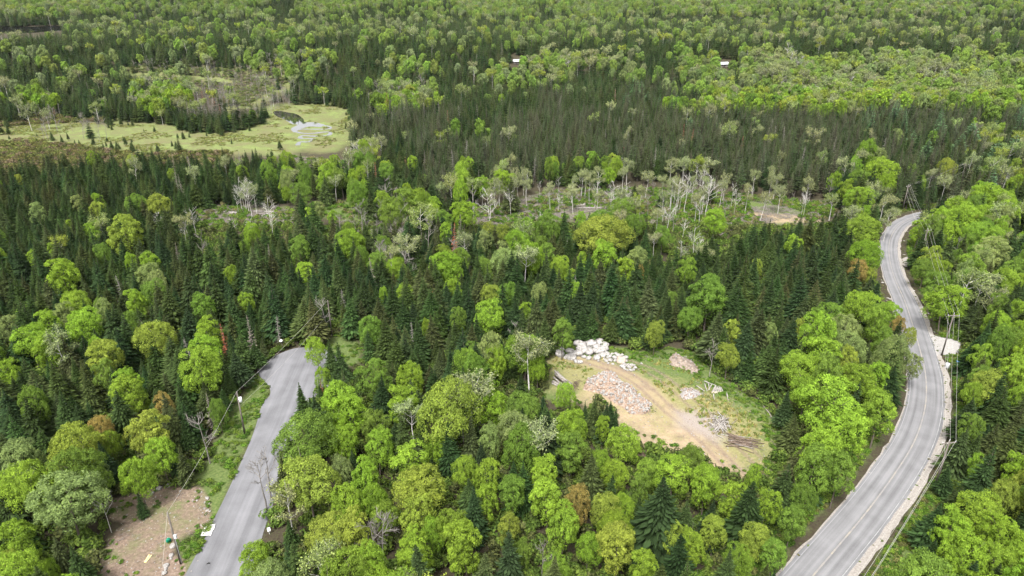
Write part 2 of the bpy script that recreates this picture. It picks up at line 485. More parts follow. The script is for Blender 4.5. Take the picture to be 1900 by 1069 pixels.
def asphalt_mat(name, base, stretch=(1.6, .02, 1), angle=0.0):
    m, nt, out = mat_base(name); L = nt.links.new
    geo = N(nt, 'ShaderNodeNewGeometry')
    uv = N(nt, 'ShaderNodeUVMap', uv_map='UVMap')
    mp = N(nt, 'ShaderNodeMapping'); mp.inputs['Scale'].default_value = stretch; mp.inputs['Rotation'].default_value = (0, 0, angle)
    L(uv.outputs[0], mp.inputs[0])
    streak = N(nt, 'ShaderNodeTexNoise'); streak.inputs['Scale'].default_value = 1.0; streak.inputs['Detail'].default_value = 4
    L(mp.outputs[0], streak.inputs['Vector'])
    blot = N(nt, 'ShaderNodeTexNoise'); blot.inputs['Scale'].default_value = .25; blot.inputs['Detail'].default_value = 6
    L(geo.outputs['Position'], blot.inputs['Vector'])
    fine = N(nt, 'ShaderNodeTexNoise'); fine.inputs['Scale'].default_value = 9; fine.inputs['Detail'].default_value = 3
    L(geo.outputs['Position'], fine.inputs['Vector'])
    a1 = N(nt, 'ShaderNodeMath', operation='MULTIPLY'); a1.inputs[1].default_value = .55; L(streak.outputs['Fac'], a1.inputs[0])
    a2 = N(nt, 'ShaderNodeMath', operation='MULTIPLY_ADD'); a2.inputs[1].default_value = .36; L(blot.outputs['Fac'], a2.inputs[0]); L(a1.outputs[0], a2.inputs[2])
    a3 = N(nt, 'ShaderNodeMath', operation='MULTIPLY_ADD'); a3.inputs[1].default_value = .15; L(fine.outputs['Fac'], a3.inputs[0]); L(a2.outputs[0], a3.inputs[2])
    sx = N(nt, 'ShaderNodeSeparateXYZ'); L(uv.outputs[0], sx.inputs[0])
    m1 = N(nt, 'ShaderNodeMath', operation='MULTIPLY'); m1.inputs[1].default_value = 6.283 / 1.5; L(sx.outputs[0], m1.inputs[0])
    m2_ = N(nt, 'ShaderNodeMath', operation='COSINE'); L(m1.outputs[0], m2_.inputs[0])
    m3 = N(nt, 'ShaderNodeMath', operation='MULTIPLY_ADD'); m3.inputs[1].default_value = -.045 if stretch[0] > 1 else 0.0; L(m2_.outputs[0], m3.inputs[0]); L(a3.outputs[0], m3.inputs[2]); a3 = m3
    cr = N(nt, 'ShaderNodeValToRGB'); e = cr.color_ramp.elements
    e[0].position = .34; e[0].color = (*[c * .68 for c in base], 1)
    e[1].position = .66; e[1].color = (*[min(1, c * 1.38) for c in base], 1)
    L(a3.outputs[0], cr.inputs[0])
    b = N(nt, 'ShaderNodeBsdfPrincipled'); b.inputs['Roughness'].default_value = .85; b.inputs['Specular IOR Level'].default_value = .25
    L(cr.outputs[0], b.inputs['Base Color']); L(b.outputs[0], out.inputs[0])
    return m

def worn_mat(name, col, under, lo, hi, scale=3):
    return noise_mat(name, [under, col], scale, rough=.8, pos=(lo, hi), coord='Object')

M_ROAD = asphalt_mat('worn_road_asphalt', (.128, .126, .129))
M_LANE = asphalt_mat('lane_asphalt', (.115, .114, .120), (.9, .02, 1))
M_GRAVEL = noise_mat('pale_gravel', [(.155, .138, .12), (.29, .265, .24)], 3, detail=8)
ribbon('gravel_shoulder', road_c, [-3.6, -3.2, 3.1, 3.9, 4.3], 0.03, M_GRAVEL, .2)
ribbon('road', road_c, [-3.3, -2.4, -1.2, 0, 1.2, 2.4, 3.2], 0.07, M_ROAD, .1)
ribbon('centre_line', road_c, [-.11, .11], 0.09, worn_mat('worn_yellow_paint', (.27, .235, .18), (.18, .172, .168), .45, .7, .8))
ribbon('edge_line', road_c, [2.75, 2.86], 0.09, worn_mat('white_road_paint', (.30, .30, .30), (.18, .18, .18), .42, .66, .6))
ribbon('edge_line', road_c, [-2.9, -2.8], 0.09, worn_mat('worn_white_paint', (.28, .28, .28), (.20, .20, .205), .5, .8, .9))

def sheet(name, poly_px, z, mat, kind='structure', sub=1.5, world=None, flat=None):
    gp = world or ground_poly(poly_px)
    pts = []
    n = len(gp)
    for i in range(n):                                        # rounded outline
        p0, p1, p2, p3 = (Vector(gp[(i + k) % n][:2]) for k in (-1, 0, 1, 2))
        for k in range(4):
            t = k / 4
            q = 0.5 * ((2 * p1) + (p2 - p0) * t + (2 * p0 - 5 * p1 + 4 * p2 - p3) * t * t + (3 * p1 - p0 - 3 * p2 + p3) * t ** 3)
            pts.append((q.x, q.y))
    zz = [(float(height(x, y)) if flat is None else flat) + z for x, y in pts]
    m = new_mesh(name, [(x, y, h) for (x, y), h in zip(pts, zz)], [tuple(range(len(pts)))])
    import bmesh
    bm = bmesh.new(); bm.from_mesh(m); bmesh.ops.triangulate(bm, faces=bm.faces[:]); bmesh.ops.recalc_face_normals(bm, faces=bm.faces[:])
    for f in bm.faces:
        if f.normal.z < 0: f.normal_flip()
    uvl = bm.loops.layers.uv.new('UVMap')
    for f in bm.faces:
        for l in f.loops:
            p = l.vert.co; l[uvl].uv = (p.x + p.y * .06, p.y)
    bm.to_mesh(m); bm.free()
    m.materials.append(mat)
    return tag(link(name, m), kind=kind)
sheet('paved_lane', LANE_PX, 0.05, M_LANE)
sheet('gravel_driveway', DRIVE_PX, 0.045, noise_mat('bright_driveway_gravel', [(.20, .188, .172), (.33, .315, .30)], 2, detail=8))
sheet('gravel_pad', GRAVEL_PX, 0.035, M_GRAVEL)

def water_mat():
    m, nt, out = mat_base('still_dark_water')
    b = N(nt, 'ShaderNodeBsdfPrincipled'); b.inputs['Base Color'].default_value = (.012, .012, .01, 1)
    b.inputs['Roughness'].default_value = .03; b.inputs['IOR'].default_value = 1.9
    nt.links.new(b.outputs[0], out.inputs[0]); return m
M_WATER = water_mat()
sheet('pond', POND_PX, .06, M_WATER)
brook_c = spline([at(u, v)[:2] for u, v in [(585, 229), (612, 236), (604, 240), (560, 240), (548, 244), (572, 248), (608, 245), (612, 250), (585, 253), (562, 252), (558, 257), (580, 258), (574, 263), (556, 264), (552, 270)]], 1.5)
ribbon('brook', brook_c, [-1.5, 0, 1.5], .055, M_WATER, .5)
sheet('pool', POOL_PX, .06, M_WATER)
sheet('lake', LAKE_PX, .1, M_WATER)
sheet('river', RIVER_PX, .1, M_WATER)
sheet('pond', [(1850, 60), (1870, 59), (1915, 58), (1915, 62), (1860, 62)], .1, M_WATER)

# ------------------------------------------------------------------ tree prototypes
def rv(r_): return Vector((r_.gauss(0, 1), r_.gauss(0, 1), r_.gauss(0, 1))).normalized()

def kite(g, c, nrm, size, r_, mat=0, a=None, aspect=1.0):
    t = nrm.orthogonal().normalized()
    ang = r_.uniform(0, 6.283)
    s = nrm.cross(t)
    t, s = t * math.cos(ang) + s * math.sin(ang), s * math.cos(ang) - t * math.sin(ang)
    L_, w = size * aspect, size * .62
    bend = nrm * size * r_.uniform(-.12, .2)
    vs = [c - t * L_ * .55, c + s * w * .5 + bend, c + t * L_ * .5, c - s * w * .5 + bend]
    g.add(vs, [(0, 1, 2, 3)], mat, r_.random() if a is None else a)

def limbs(g, r_, H, hc, Rw, n=6, base_r=.2, mat=0, straight=True):
    """trunk with a few ascending limbs"""
    pts = []; x = y = 0
    for i in range(6):
        t = i / 5
        pts.append((x, y, H * .88 * t)); x += r_.uniform(-.18, .18); y += r_.uniform(-.18, .18)
    g.tube(pts, [base_r * (1 - .82 * i / 5) for i in range(6)], 6, mat)
    ends = []
    for k in range(n):
        t = r_.uniform(hc, .8); i = t * 5; i0 = min(int(i), 4); f = i - i0
        p = Vector(pts[i0]).lerp(Vector(pts[i0 + 1]), f)
        a = k * 2.4 + r_.uniform(-.4, .4)
        ln = Rw * r_.uniform(.6, .95)
        e = p + Vector((math.cos(a) * ln, math.sin(a) * ln, ln * r_.uniform(.6, 1.2)))
        e.z = min(e.z, H * .96)
        mid = p.lerp(e, .5) + Vector((math.cos(a), math.sin(a), -.2)) * ln * .1
        g.tube([p, mid, e], [base_r * .38, base_r * .25, base_r * .1], 4, mat, cap=False)
        ends.append((p, mid, e))
    return pts, ends

def broadleaf(seed, H=12.0, Rw=4.0, leaf=.30, per=26, bumps=13, nl=12, shape=1.0, hc=.34):
    r_ = random.Random(seed)
    tr = Geo(); pts, ends = limbs(tr, r_, H, hc, Rw * .8, 7, .17)
    cr = Geo()
    zc = H * .57; Rz = H * .43 * shape
    lob = [(Vector((r_.uniform(-.3, .3), r_.uniform(-.3, .3), zc + Rz * .35)), Rw * .56)]
    for k in range(nl):
        ph = k * 2.39996 + r_.uniform(-.3, .3)
        el = math.asin(min(1, max(-1, -.55 + 1.5 * (k + .5) / nl)))
        rad = r_.uniform(.50, .68)
        d = Vector((math.cos(el) * math.cos(ph), math.cos(el) * math.sin(ph), math.sin(el)))
        lob.append((Vector((d.x * Rw * rad, d.y * Rw * rad, zc + d.z * Rz * rad)), Rw * r_.uniform(.36, .50)))
    for q in range(26 * nl * 2):                          # inner leaves close the crown
        e = rv(r_); f = r_.uniform(.35, .72)
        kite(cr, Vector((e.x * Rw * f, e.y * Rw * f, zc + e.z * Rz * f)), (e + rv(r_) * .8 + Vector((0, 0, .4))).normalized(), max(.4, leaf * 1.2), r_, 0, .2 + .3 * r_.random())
    cc = Vector((0, 0, zc - Rz * .2))
    for li, (c, lr) in enumerate(lob):
        lobe_v = r_.uniform(-.15, .15)
        for b_ in range(bumps):
            d = rv(r_); o = (c - cc).normalized() if li else Vector((0, 0, 1))
            d = (d + o * .9 + Vector((0, 0, .35))).normalized()
            bc = c + d * lr * r_.uniform(.62, .95); br = lr * r_.uniform(.26, .42)
            if any((bc - c2).length < r2 * .62 for c2, r2 in lob if c2 is not c): continue
            bv = lobe_v + r_.uniform(-.12, .12)
            for q in range(per):
                e = (rv(r_) + d * .75 + Vector((0, 0, .35))).normalized()
                p = bc + e * br * r_.uniform(.75, 1.15)
                nn = (e + rv(r_) * .55).normalized()
                kite(cr, p, nn, leaf * r_.uniform(.7, 1.3), r_, 0, min(1, max(0, .45 + bv + r_.uniform(-.25, .25))), 1.15)
    return tr, cr

def sparse_birch(seed, H=12.0, Rw=2.6, leaf=.26, n=1100, hc=.4, nl=9):
    r_ = random.Random(seed)
    tr = Geo(); pts, ends = limbs(tr, r_, H, hc, Rw, nl, .13)
    for (p, m_, e) in list(ends):                        # twigs
        for k in range(4):
            t = r_.uniform(.3, 1); q = m_.lerp(e, t); d = (rv(r_) + Vector((0, 0, .6))).normalized() * Rw * r_.uniform(.25, .5)
            tr.tube([q, q + d], [.03, .012], 3, 0, cap=False); ends.append((q, q + d * .5, q + d))
    cr = Geo()
    top = Vector(pts[-1])
    cs = [e[2] for e in ends] + [e[1] for e in ends] + [top, top - Vector((0, 0, .6)), top - Vector((0, 0, 1.4))]
    for k in range(n):
        c = r_.choice(cs); d = rv(r_); d.z *= .8
        p = c + d * Rw * .30 * r_.random() ** .5
        kite(cr, p, (d + rv(r_) * .8 + Vector((0, 0, .5))).normalized(), leaf * r_.uniform(.7, 1.3), r_, 0, r_.random(), 1.1)
    return tr, cr

def conifer(seed, H=11.0, Rw=1.65, whorls=27, br=11, droop=.32, z0=.10, power=.85, ragged=.18, wd=.36, blunt=0.0):
    r_ = random.Random(seed)
    tr = Geo(); tr.tube([(0, 0, 0), (0, 0, H * .5), (0, 0, H * .97)], [H * .012, H * .008, .02], 6)
    cr = Geo()
    skew = [r_.uniform(.85, 1.15) for _ in range(7)]
    for w in range(whorls):
        t = (w + r_.uniform(-.25, .25)) / (whorls - 1); t = min(max(t, 0), 1)
        z = H * (z0 + (1 - z0) * t)
        rad = Rw * ((1 - t) ** power * (1 - blunt) + blunt * math.sqrt(max(0, 1 - t ** 3))) + .06
        if t < .15: rad *= .72 + 1.8 * t
        nb = max(5, int(br * (1 - .45 * t)))
        a0 = r_.uniform(0, 6.28)
        for k in range(nb):
            a = a0 + 6.283 * (k + r_.uniform(-.3, .3)) / nb
            L_ = rad * (1 + r_.uniform(-ragged * 1.6, ragged)) * skew[int(a / 6.283 * 7) % 7]
            d = Vector((math.cos(a), math.sin(a), 0)); s = Vector((-d.y, d.x, 0))
            dr_ = droop * r_.uniform(.7, 1.3)
            def P(f, side, up=0): return Vector((0, 0, z)) + d * L_ * f + s * side - Vector((0, 0, 1)) * (dr_ * L_ * f ** 1.0 - up)
            wv = max(L_ * wd, .16)
            v = r_.uniform(.08, .38)
            # inner and outer spray plus two side sprays
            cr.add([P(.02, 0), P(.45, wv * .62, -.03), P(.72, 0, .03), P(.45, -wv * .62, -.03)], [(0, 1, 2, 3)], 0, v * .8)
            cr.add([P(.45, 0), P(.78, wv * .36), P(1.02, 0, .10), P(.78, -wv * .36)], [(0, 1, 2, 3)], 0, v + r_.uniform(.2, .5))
            for sg in (1, -1):
                cr.add([P(.30, 0), P(.52, sg * wv * .28, .02), P(.86, sg * wv * r_.uniform(.7, 1.05), -.02 * L_), P(.42, sg * wv * .62, -.03)], [(0, 1, 2, 3) if sg > 0 else (3, 2, 1, 0)], 0, v + r_.uniform(0, .25))
    for k in range(5):                                     # leader
        a = k * 1.256
        cr.add([(math.cos(a) * .09, math.sin(a) * .09, H * .95), (math.cos(a + .8) * .09, math.sin(a + .8) * .09, H * .95), (0, 0, H * 1.02)], [(0, 1, 2)], 0, .6)
    return tr, cr

def snag(seed, H=9.0, n=12, base_r=.12, birchy=False, conif=False):
    r_ = random.Random(seed)
    g = Geo(); pts = []; x = y = 0
    for i in range(6):
        pts.append((x, y, H * i / 5)); x += r_.uniform(-.2, .2); y += r_.uniform(-.2, .2)
    g.tube(pts, [base_r * (1 - .8 * i / 5) for i in range(6)], 6)
    b_ = Geo()
    def grow(p, d, ln, rad, lev):
        e = p + d * ln; mid = p + d * ln * .5 + rv(r_) * ln * .07
        b_.tube([p, mid, e], [rad, rad * .75, rad * .5], 4 if lev < 1 else 3, 0, cap=False)
        if lev < 3:
            for q in range(4 if lev < 2 else 3):
                f = r_.uniform(.35, 1.0); o = p.lerp(e, f)
                grow(o, (d * 1.1 + rv(r_) * .75 + Vector((0, 0, .25))).normalized(), ln * r_.uniform(.4, .62), rad * .5, lev + 1)
    for k in range(n * (3 if conif else 1)):
        t = r_.uniform(.25 if conif else .42, .98); i = t * 5; i0 = min(int(i), 4)
        p = Vector(pts[i0]).lerp(Vector(pts[i0 + 1]), i - i0)
        a = k * 2.4 + r_.uniform(-.5, .5)
        if conif:
            ln = H * (.12 * (1.1 - t) + .02); e = p + Vector((math.cos(a) * ln, math.sin(a) * ln, -ln * .15))
            mid = p.lerp(e, .5) + Vector((0, 0, -ln * .08)); b_.tube([p, mid, e], [base_r * .3, base_r * .2, .012], 3, 0, cap=False)
        else:
            grow(p, Vector((math.cos(a), math.sin(a), r_.uniform(.5, 1.3))).normalized(), H * r_.uniform(.16, .28) * (1.35 - t * .6), base_r * .42, 0 if n < 12 else 1)
    return g, b_

def shrub(seed, Rw=.9, H=1.0, n=150, leaf=.24):
    r_ = random.Random(seed); cr = Geo()
    for b_ in range(6):
        a = r_.uniform(0, 6.28); rr = Rw * r_.uniform(0, .65)
        c = Vector((math.cos(a) * rr, math.sin(a) * rr, H * r_.uniform(.25, .6))); br = Rw * r_.uniform(.3, .5)
        for q in range(n // 6):
            e = rv(r_); e.z = abs(e.z) * 1.1 - .2
            kite(cr, c + e * br, (e + rv(r_) * .6 + Vector((0, 0, .4))).normalized(), leaf * r_.uniform(.7, 1.3), r_, 0, r_.random(), 1.1)
    return cr

def brush(seed, n=14, L_=2.2):
    r_ = random.Random(seed); g = Geo()
    for k in range(n):
        a = r_.uniform(0, 6.28); ln = L_ * r_.uniform(.25, 1); c = Vector((r_.uniform(-1.1, 1.1), r_.uniform(-1.1, 1.1), r_.uniform(.04, .35)))
        d = Vector((math.cos(a), math.sin(a), r_.uniform(-.12, .25))) * ln / 2
        g.tube([c - d, c + d], [r_.uniform(.02, .06), .015], 4, 0)
    return g

class Proto: pass
def proto(name, tr, cr, bark, leafm, H, Rw, crown_name='crown'):
    p = Proto(); p.name = name; p.H = H; p.Rw = Rw
    p.trunk = tr.mesh(name + '_trunk', [bark]); p.crown = cr.mesh(name + '_crown', [leafm]); p.crown_name = crown_name
    g = Geo(); g.add(tr.v, tr.f, 0); o = len(g.v)
    g.v += cr.v; g.f += [tuple(i + o for i in f) for f in cr.f]; g.mi += [1] * len(cr.f); g.at += cr.at
    p.whole = g.mesh(name + '_whole', [bark, leafm])
    return p

BLV = [(4.0, 1.0, 16), (3.7, .82, 14), (4.2, .95, 18), (3.4, 1.12, 15), (4.5, .78, 19), (3.8, .9, 12), (3.1, 1.15, 13), (4.1, 1.02, 20)]
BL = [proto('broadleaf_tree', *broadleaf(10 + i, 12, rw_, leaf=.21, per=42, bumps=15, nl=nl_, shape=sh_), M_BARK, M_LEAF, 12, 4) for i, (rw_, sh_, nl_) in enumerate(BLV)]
BLF = [proto('broadleaf_tree', *broadleaf(30 + i, 12, 4.0, leaf=.75, per=9, bumps=9, nl=13), M_BARK, M_LEAF, 12, 4) for i in range(4)]
BI = [proto('birch_tree', *sparse_birch(50 + i, 12, 2.7, n=2300, hc=[.35, .5, .42, .55][i]), M_BIRCH, M_LEAF, 12, 2.9) for i in range(4)]
BIF = [proto('birch_tree', *sparse_birch(60 + i, 12, 3.1, leaf=.6, n=620, hc=.55), M_BIRCH, M_LEAF, 12, 3.1) for i in range(4)]
SPV = [(2.3, .95, 27, .24), (2.6, .85, 25, .3), (2.0, 1.0, 29, .2), (2.4, .8, 26, .26), (2.2, 1.05, 28, .34), (2.8, 1.0, 24, .22), (1.8, .8, 27, .5), (2.5, 1.1, 26, .36)]
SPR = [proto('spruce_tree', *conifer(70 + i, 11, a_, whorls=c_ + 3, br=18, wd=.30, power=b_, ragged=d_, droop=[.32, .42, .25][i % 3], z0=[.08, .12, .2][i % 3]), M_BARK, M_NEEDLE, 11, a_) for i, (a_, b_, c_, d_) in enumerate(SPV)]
SPF = [proto('spruce_tree', *conifer(80 + i, 11, 2.2, whorls=15, br=8, wd=.75, power=.9), M_BARK, M_NEEDLE, 11, 1.7) for i in range(3)]
PI = [proto('slender_spruce_tree', *conifer(90 + i, 12, 1.5, whorls=20, br=8, z0=.22, power=.7, ragged=.32, droop=.25), M_BARK, M_NEEDLE, 12, 1.2) for i in range(3)]
LA = [proto('pine_tree', *conifer(100 + i, 13, 2.9, whorls=17, br=10, z0=.14, power=.8, ragged=.32, droop=-.12, wd=.40), M_BARK, M_NEEDLE, 13, 2.9) for i in range(3)]
DC = [proto('dead_conifer', *snag(110 + i, 9.5, 30, .11, conif=True), M_DEAD, M_DEAD, 9.5, 1.0, 'branches') for i in range(2)]
SN = [proto('bare_tree', *snag(120 + i, 9.5, 9, .14), M_DEAD, M_DEAD, 9.5, 1.6, 'branches') for i in range(3)]
SNW = [proto('bare_birch', *snag(130 + i, 11, 12, .085), M_BIRCH, M_BIRCH, 11, 1.6, 'branches') for i in range(3)]

# ------------------------------------------------------------------ instanced stuff (what nobody could count, and repeats past 300)
def stuff(name, label, cat, protos, P, rot, scl, tint, idx):
    if not len(P): return
    coll = bpy.data.collections.new(name + '_kinds')
    for i, me_ in enumerate(protos):
        coll.objects.link(bpy.data.objects.new('kind_%02d' % i, me_))
    m = bpy.data.meshes.new(name); n = len(P)
    m.vertices.add(n); m.vertices.foreach_set('co', np.asarray(P, np.float32).ravel())
    a = m.attributes.new('rot', 'FLOAT_VECTOR', 'POINT'); a.data.foreach_set('vector', np.asarray(rot, np.float32).ravel())
    a = m.attributes.new('scl', 'FLOAT_VECTOR', 'POINT'); a.data.foreach_set('vector', np.asarray(scl, np.float32).ravel())
    a = m.attributes.new('tint', 'FLOAT_VECTOR', 'POINT'); a.data.foreach_set('vector', np.asarray(tint, np.float32).ravel())
    a = m.attributes.new('idx', 'INT', 'POINT'); a.data.foreach_set('value', np.asarray(idx, np.int32))
    m.update()
    o = link(name, m)
    nt = bpy.data.node_groups.new(name + '_scatter', 'GeometryNodeTree')
    nt.interface.new_socket('Geometry', in_out='INPUT', socket_type='NodeSocketGeometry')
    nt.interface.new_socket('Geometry', in_out='OUTPUT', socket_type='NodeSocketGeometry')
    gi = nt.nodes.new('NodeGroupInput'); go = nt.nodes.new('NodeGroupOutput')
    iop = nt.nodes.new('GeometryNodeInstanceOnPoints')
    ci = nt.nodes.new('GeometryNodeCollectionInfo'); ci.inputs['Collection'].default_value = coll
    ci.inputs['Separate Children'].default_value = True; ci.inputs['Reset Children'].default_value = True
    def na(nm, ty):
        q = nt.nodes.new('GeometryNodeInputNamedAttribute'); q.data_type = ty; q.inputs['Name'].default_value = nm
        return next(s for s in q.outputs if s.enabled and s.name == 'Attribute')
    e2r = nt.nodes.new('FunctionNodeEulerToRotation')
    nt.links.new(na('rot', 'FLOAT_VECTOR'), e2r.inputs[0])
    nt.links.new(gi.outputs[0], iop.inputs['Points']); nt.links.new(ci.outputs[0], iop.inputs['Instance'])
    iop.inputs['Pick Instance'].default_value = True
    nt.links.new(na('idx', 'INT'), iop.inputs['Instance Index'])
    nt.links.new(e2r.outputs[0], iop.inputs['Rotation'])
    nt.links.new(na('scl', 'FLOAT_VECTOR'), iop.inputs['Scale'])
    nt.links.new(iop.outputs[0], go.inputs[0])
    md = o.modifiers.new('scatter', 'NODES'); md.node_group = nt
    tag(o, label, cat, kind='stuff')
    return o

# ------------------------------------------------------------------ colours of the foliage
TINT = {'L': (.160, .262, .034), 'Y': (.180, .240, .044), 'G': (.112, .190, .036), 'P': (.160, .215, .078), 'O': (.225, .180, .062), 'W': (.175, .210, .108), 'M': (.136, .222, .034)}
CNAME = {'L': 'bright lime-green', 'Y': 'yellow-green', 'G': 'mid-green', 'P': 'pale grey-green', 'O': 'orange-tinged', 'W': 'buff-green', 'M': 'fresh green'}
SPRUCE_T = [(.021, .036, .013), (.026, .043, .014), (.031, .045, .015), (.018, .032, .013), (.036, .046, .018)]

# ------------------------------------------------------------------ visible-ground mask and species map (surveyed on the photograph)
MS = 3
mh, mw = 1069 // MS + 60, 1900 // MS + 60            # with a margin of 30 cells
my, mx = np.mgrid[0:mh, 0:mw]
MU, MV = (mx - 30 + .5) * MS, (my - 30 + .5) * MS
vis = np.zeros((mh, mw), bool)
def grown(mask, r):
    o = mask.copy()
    for dy_ in range(-r, r + 1):
        for dx_ in range(-r, r + 1):
            o |= np.roll(np.roll(mask, dy_, 0), dx_, 1)
    return o
BOGV_PX = [(190, 236), (330, 240), (365, 250), (420, 248), (470, 238), (500, 225), (505, 208), (520, 198), (560, 195), (620, 197), (646, 206), (650, 225), (640, 243), (620, 262), (600, 272), (560, 266), (520, 280), (470, 274), (430, 280), (380, 278), (300, 280), (240, 270), (215, 255)]
ROADVIS_PX = [(1470, 1075), (1500, 1030), (1512, 965), (1545, 940), (1600, 885), (1652, 823), (1672, 790), (1698, 755), (1706, 720), (1713, 690), (1700, 645), (1692, 600), (1672, 565), (1650, 530), (1640, 505),
              (1628, 480), (1627, 450), (1640, 420), (1665, 400), (1700, 390), (1712, 392), (1708, 402), (1690, 416), (1676, 436), (1672, 465), (1680, 472), (1692, 472), (1694, 488), (1682, 498), (1690, 520), (1702, 560), (1720, 600),
              (1745, 624), (1785, 638), (1782, 662), (1745, 664), (1755, 700), (1764, 750), (1760, 800), (1752, 830), (1735, 862), (1700, 905), (1660, 960), (1620, 1020), (1590, 1075)]
LANEVIS_PX = [(335, 1110), (423, 911), (468, 810), (488, 743), (500, 733), (501, 722), (492, 708), (479, 695), (480, 682), (497, 668), (530, 652), (560, 645), (592, 648), (600, 660), (598, 700), (570, 712), (560, 740), (556, 790), (530, 800), (510, 830), (506, 880), (500, 950), (492, 1000), (470, 1020), (440, 1060), (440, 1110)]
WIRE_STRIP = [(1740, 660), (1790, 660), (1790, 690), (1770, 760), (1764, 840), (1710, 930), (1620, 1069), (1600, 1069), (1750, 830), (1752, 700)]
for P in (CLEAR_PX, ROADVIS_PX, LANEVIS_PX, YARD_PX, VERGE_PX, PATCH_PX, BOGV_PX, WET_PX, LAKE_PX, DIRT_PX, POOL_PX, WIRE_STRIP):
    vis |= in_poly(MU, MV, P)

semi = np.zeros((mh, mw), bool)
SEMI_PX = [[(-60, 236), (60, 228), (190, 222), (330, 236), (240, 286), (120, 276), (-60, 262)], [(870, 368), (1000, 350), (1340, 348), (1400, 365), (1390, 415), (1290, 440), (1240, 410), (1080, 395), (960, 415), (880, 410)], [(350, 395), (400, 382), (540, 385), (560, 410), (420, 425)],
           [(1380, 362), (1540, 375), (1560, 400), (1380, 392)], [(1255, 400), (1330, 415), (1290, 465), (1255, 455)], MARSH_PX, [(560, 385), (660, 375), (790, 388), (700, 405), (580, 400)]]
for P in SEMI_PX: semi |= in_poly(MU, MV, P)
for P in ([(948, 104), (968, 104), (970, 122), (948, 122)], [(1328, 112), (1358, 112), (1358, 126), (1350, 142), (1342, 130), (1328, 126)]): vis |= in_poly(MU, MV, P)
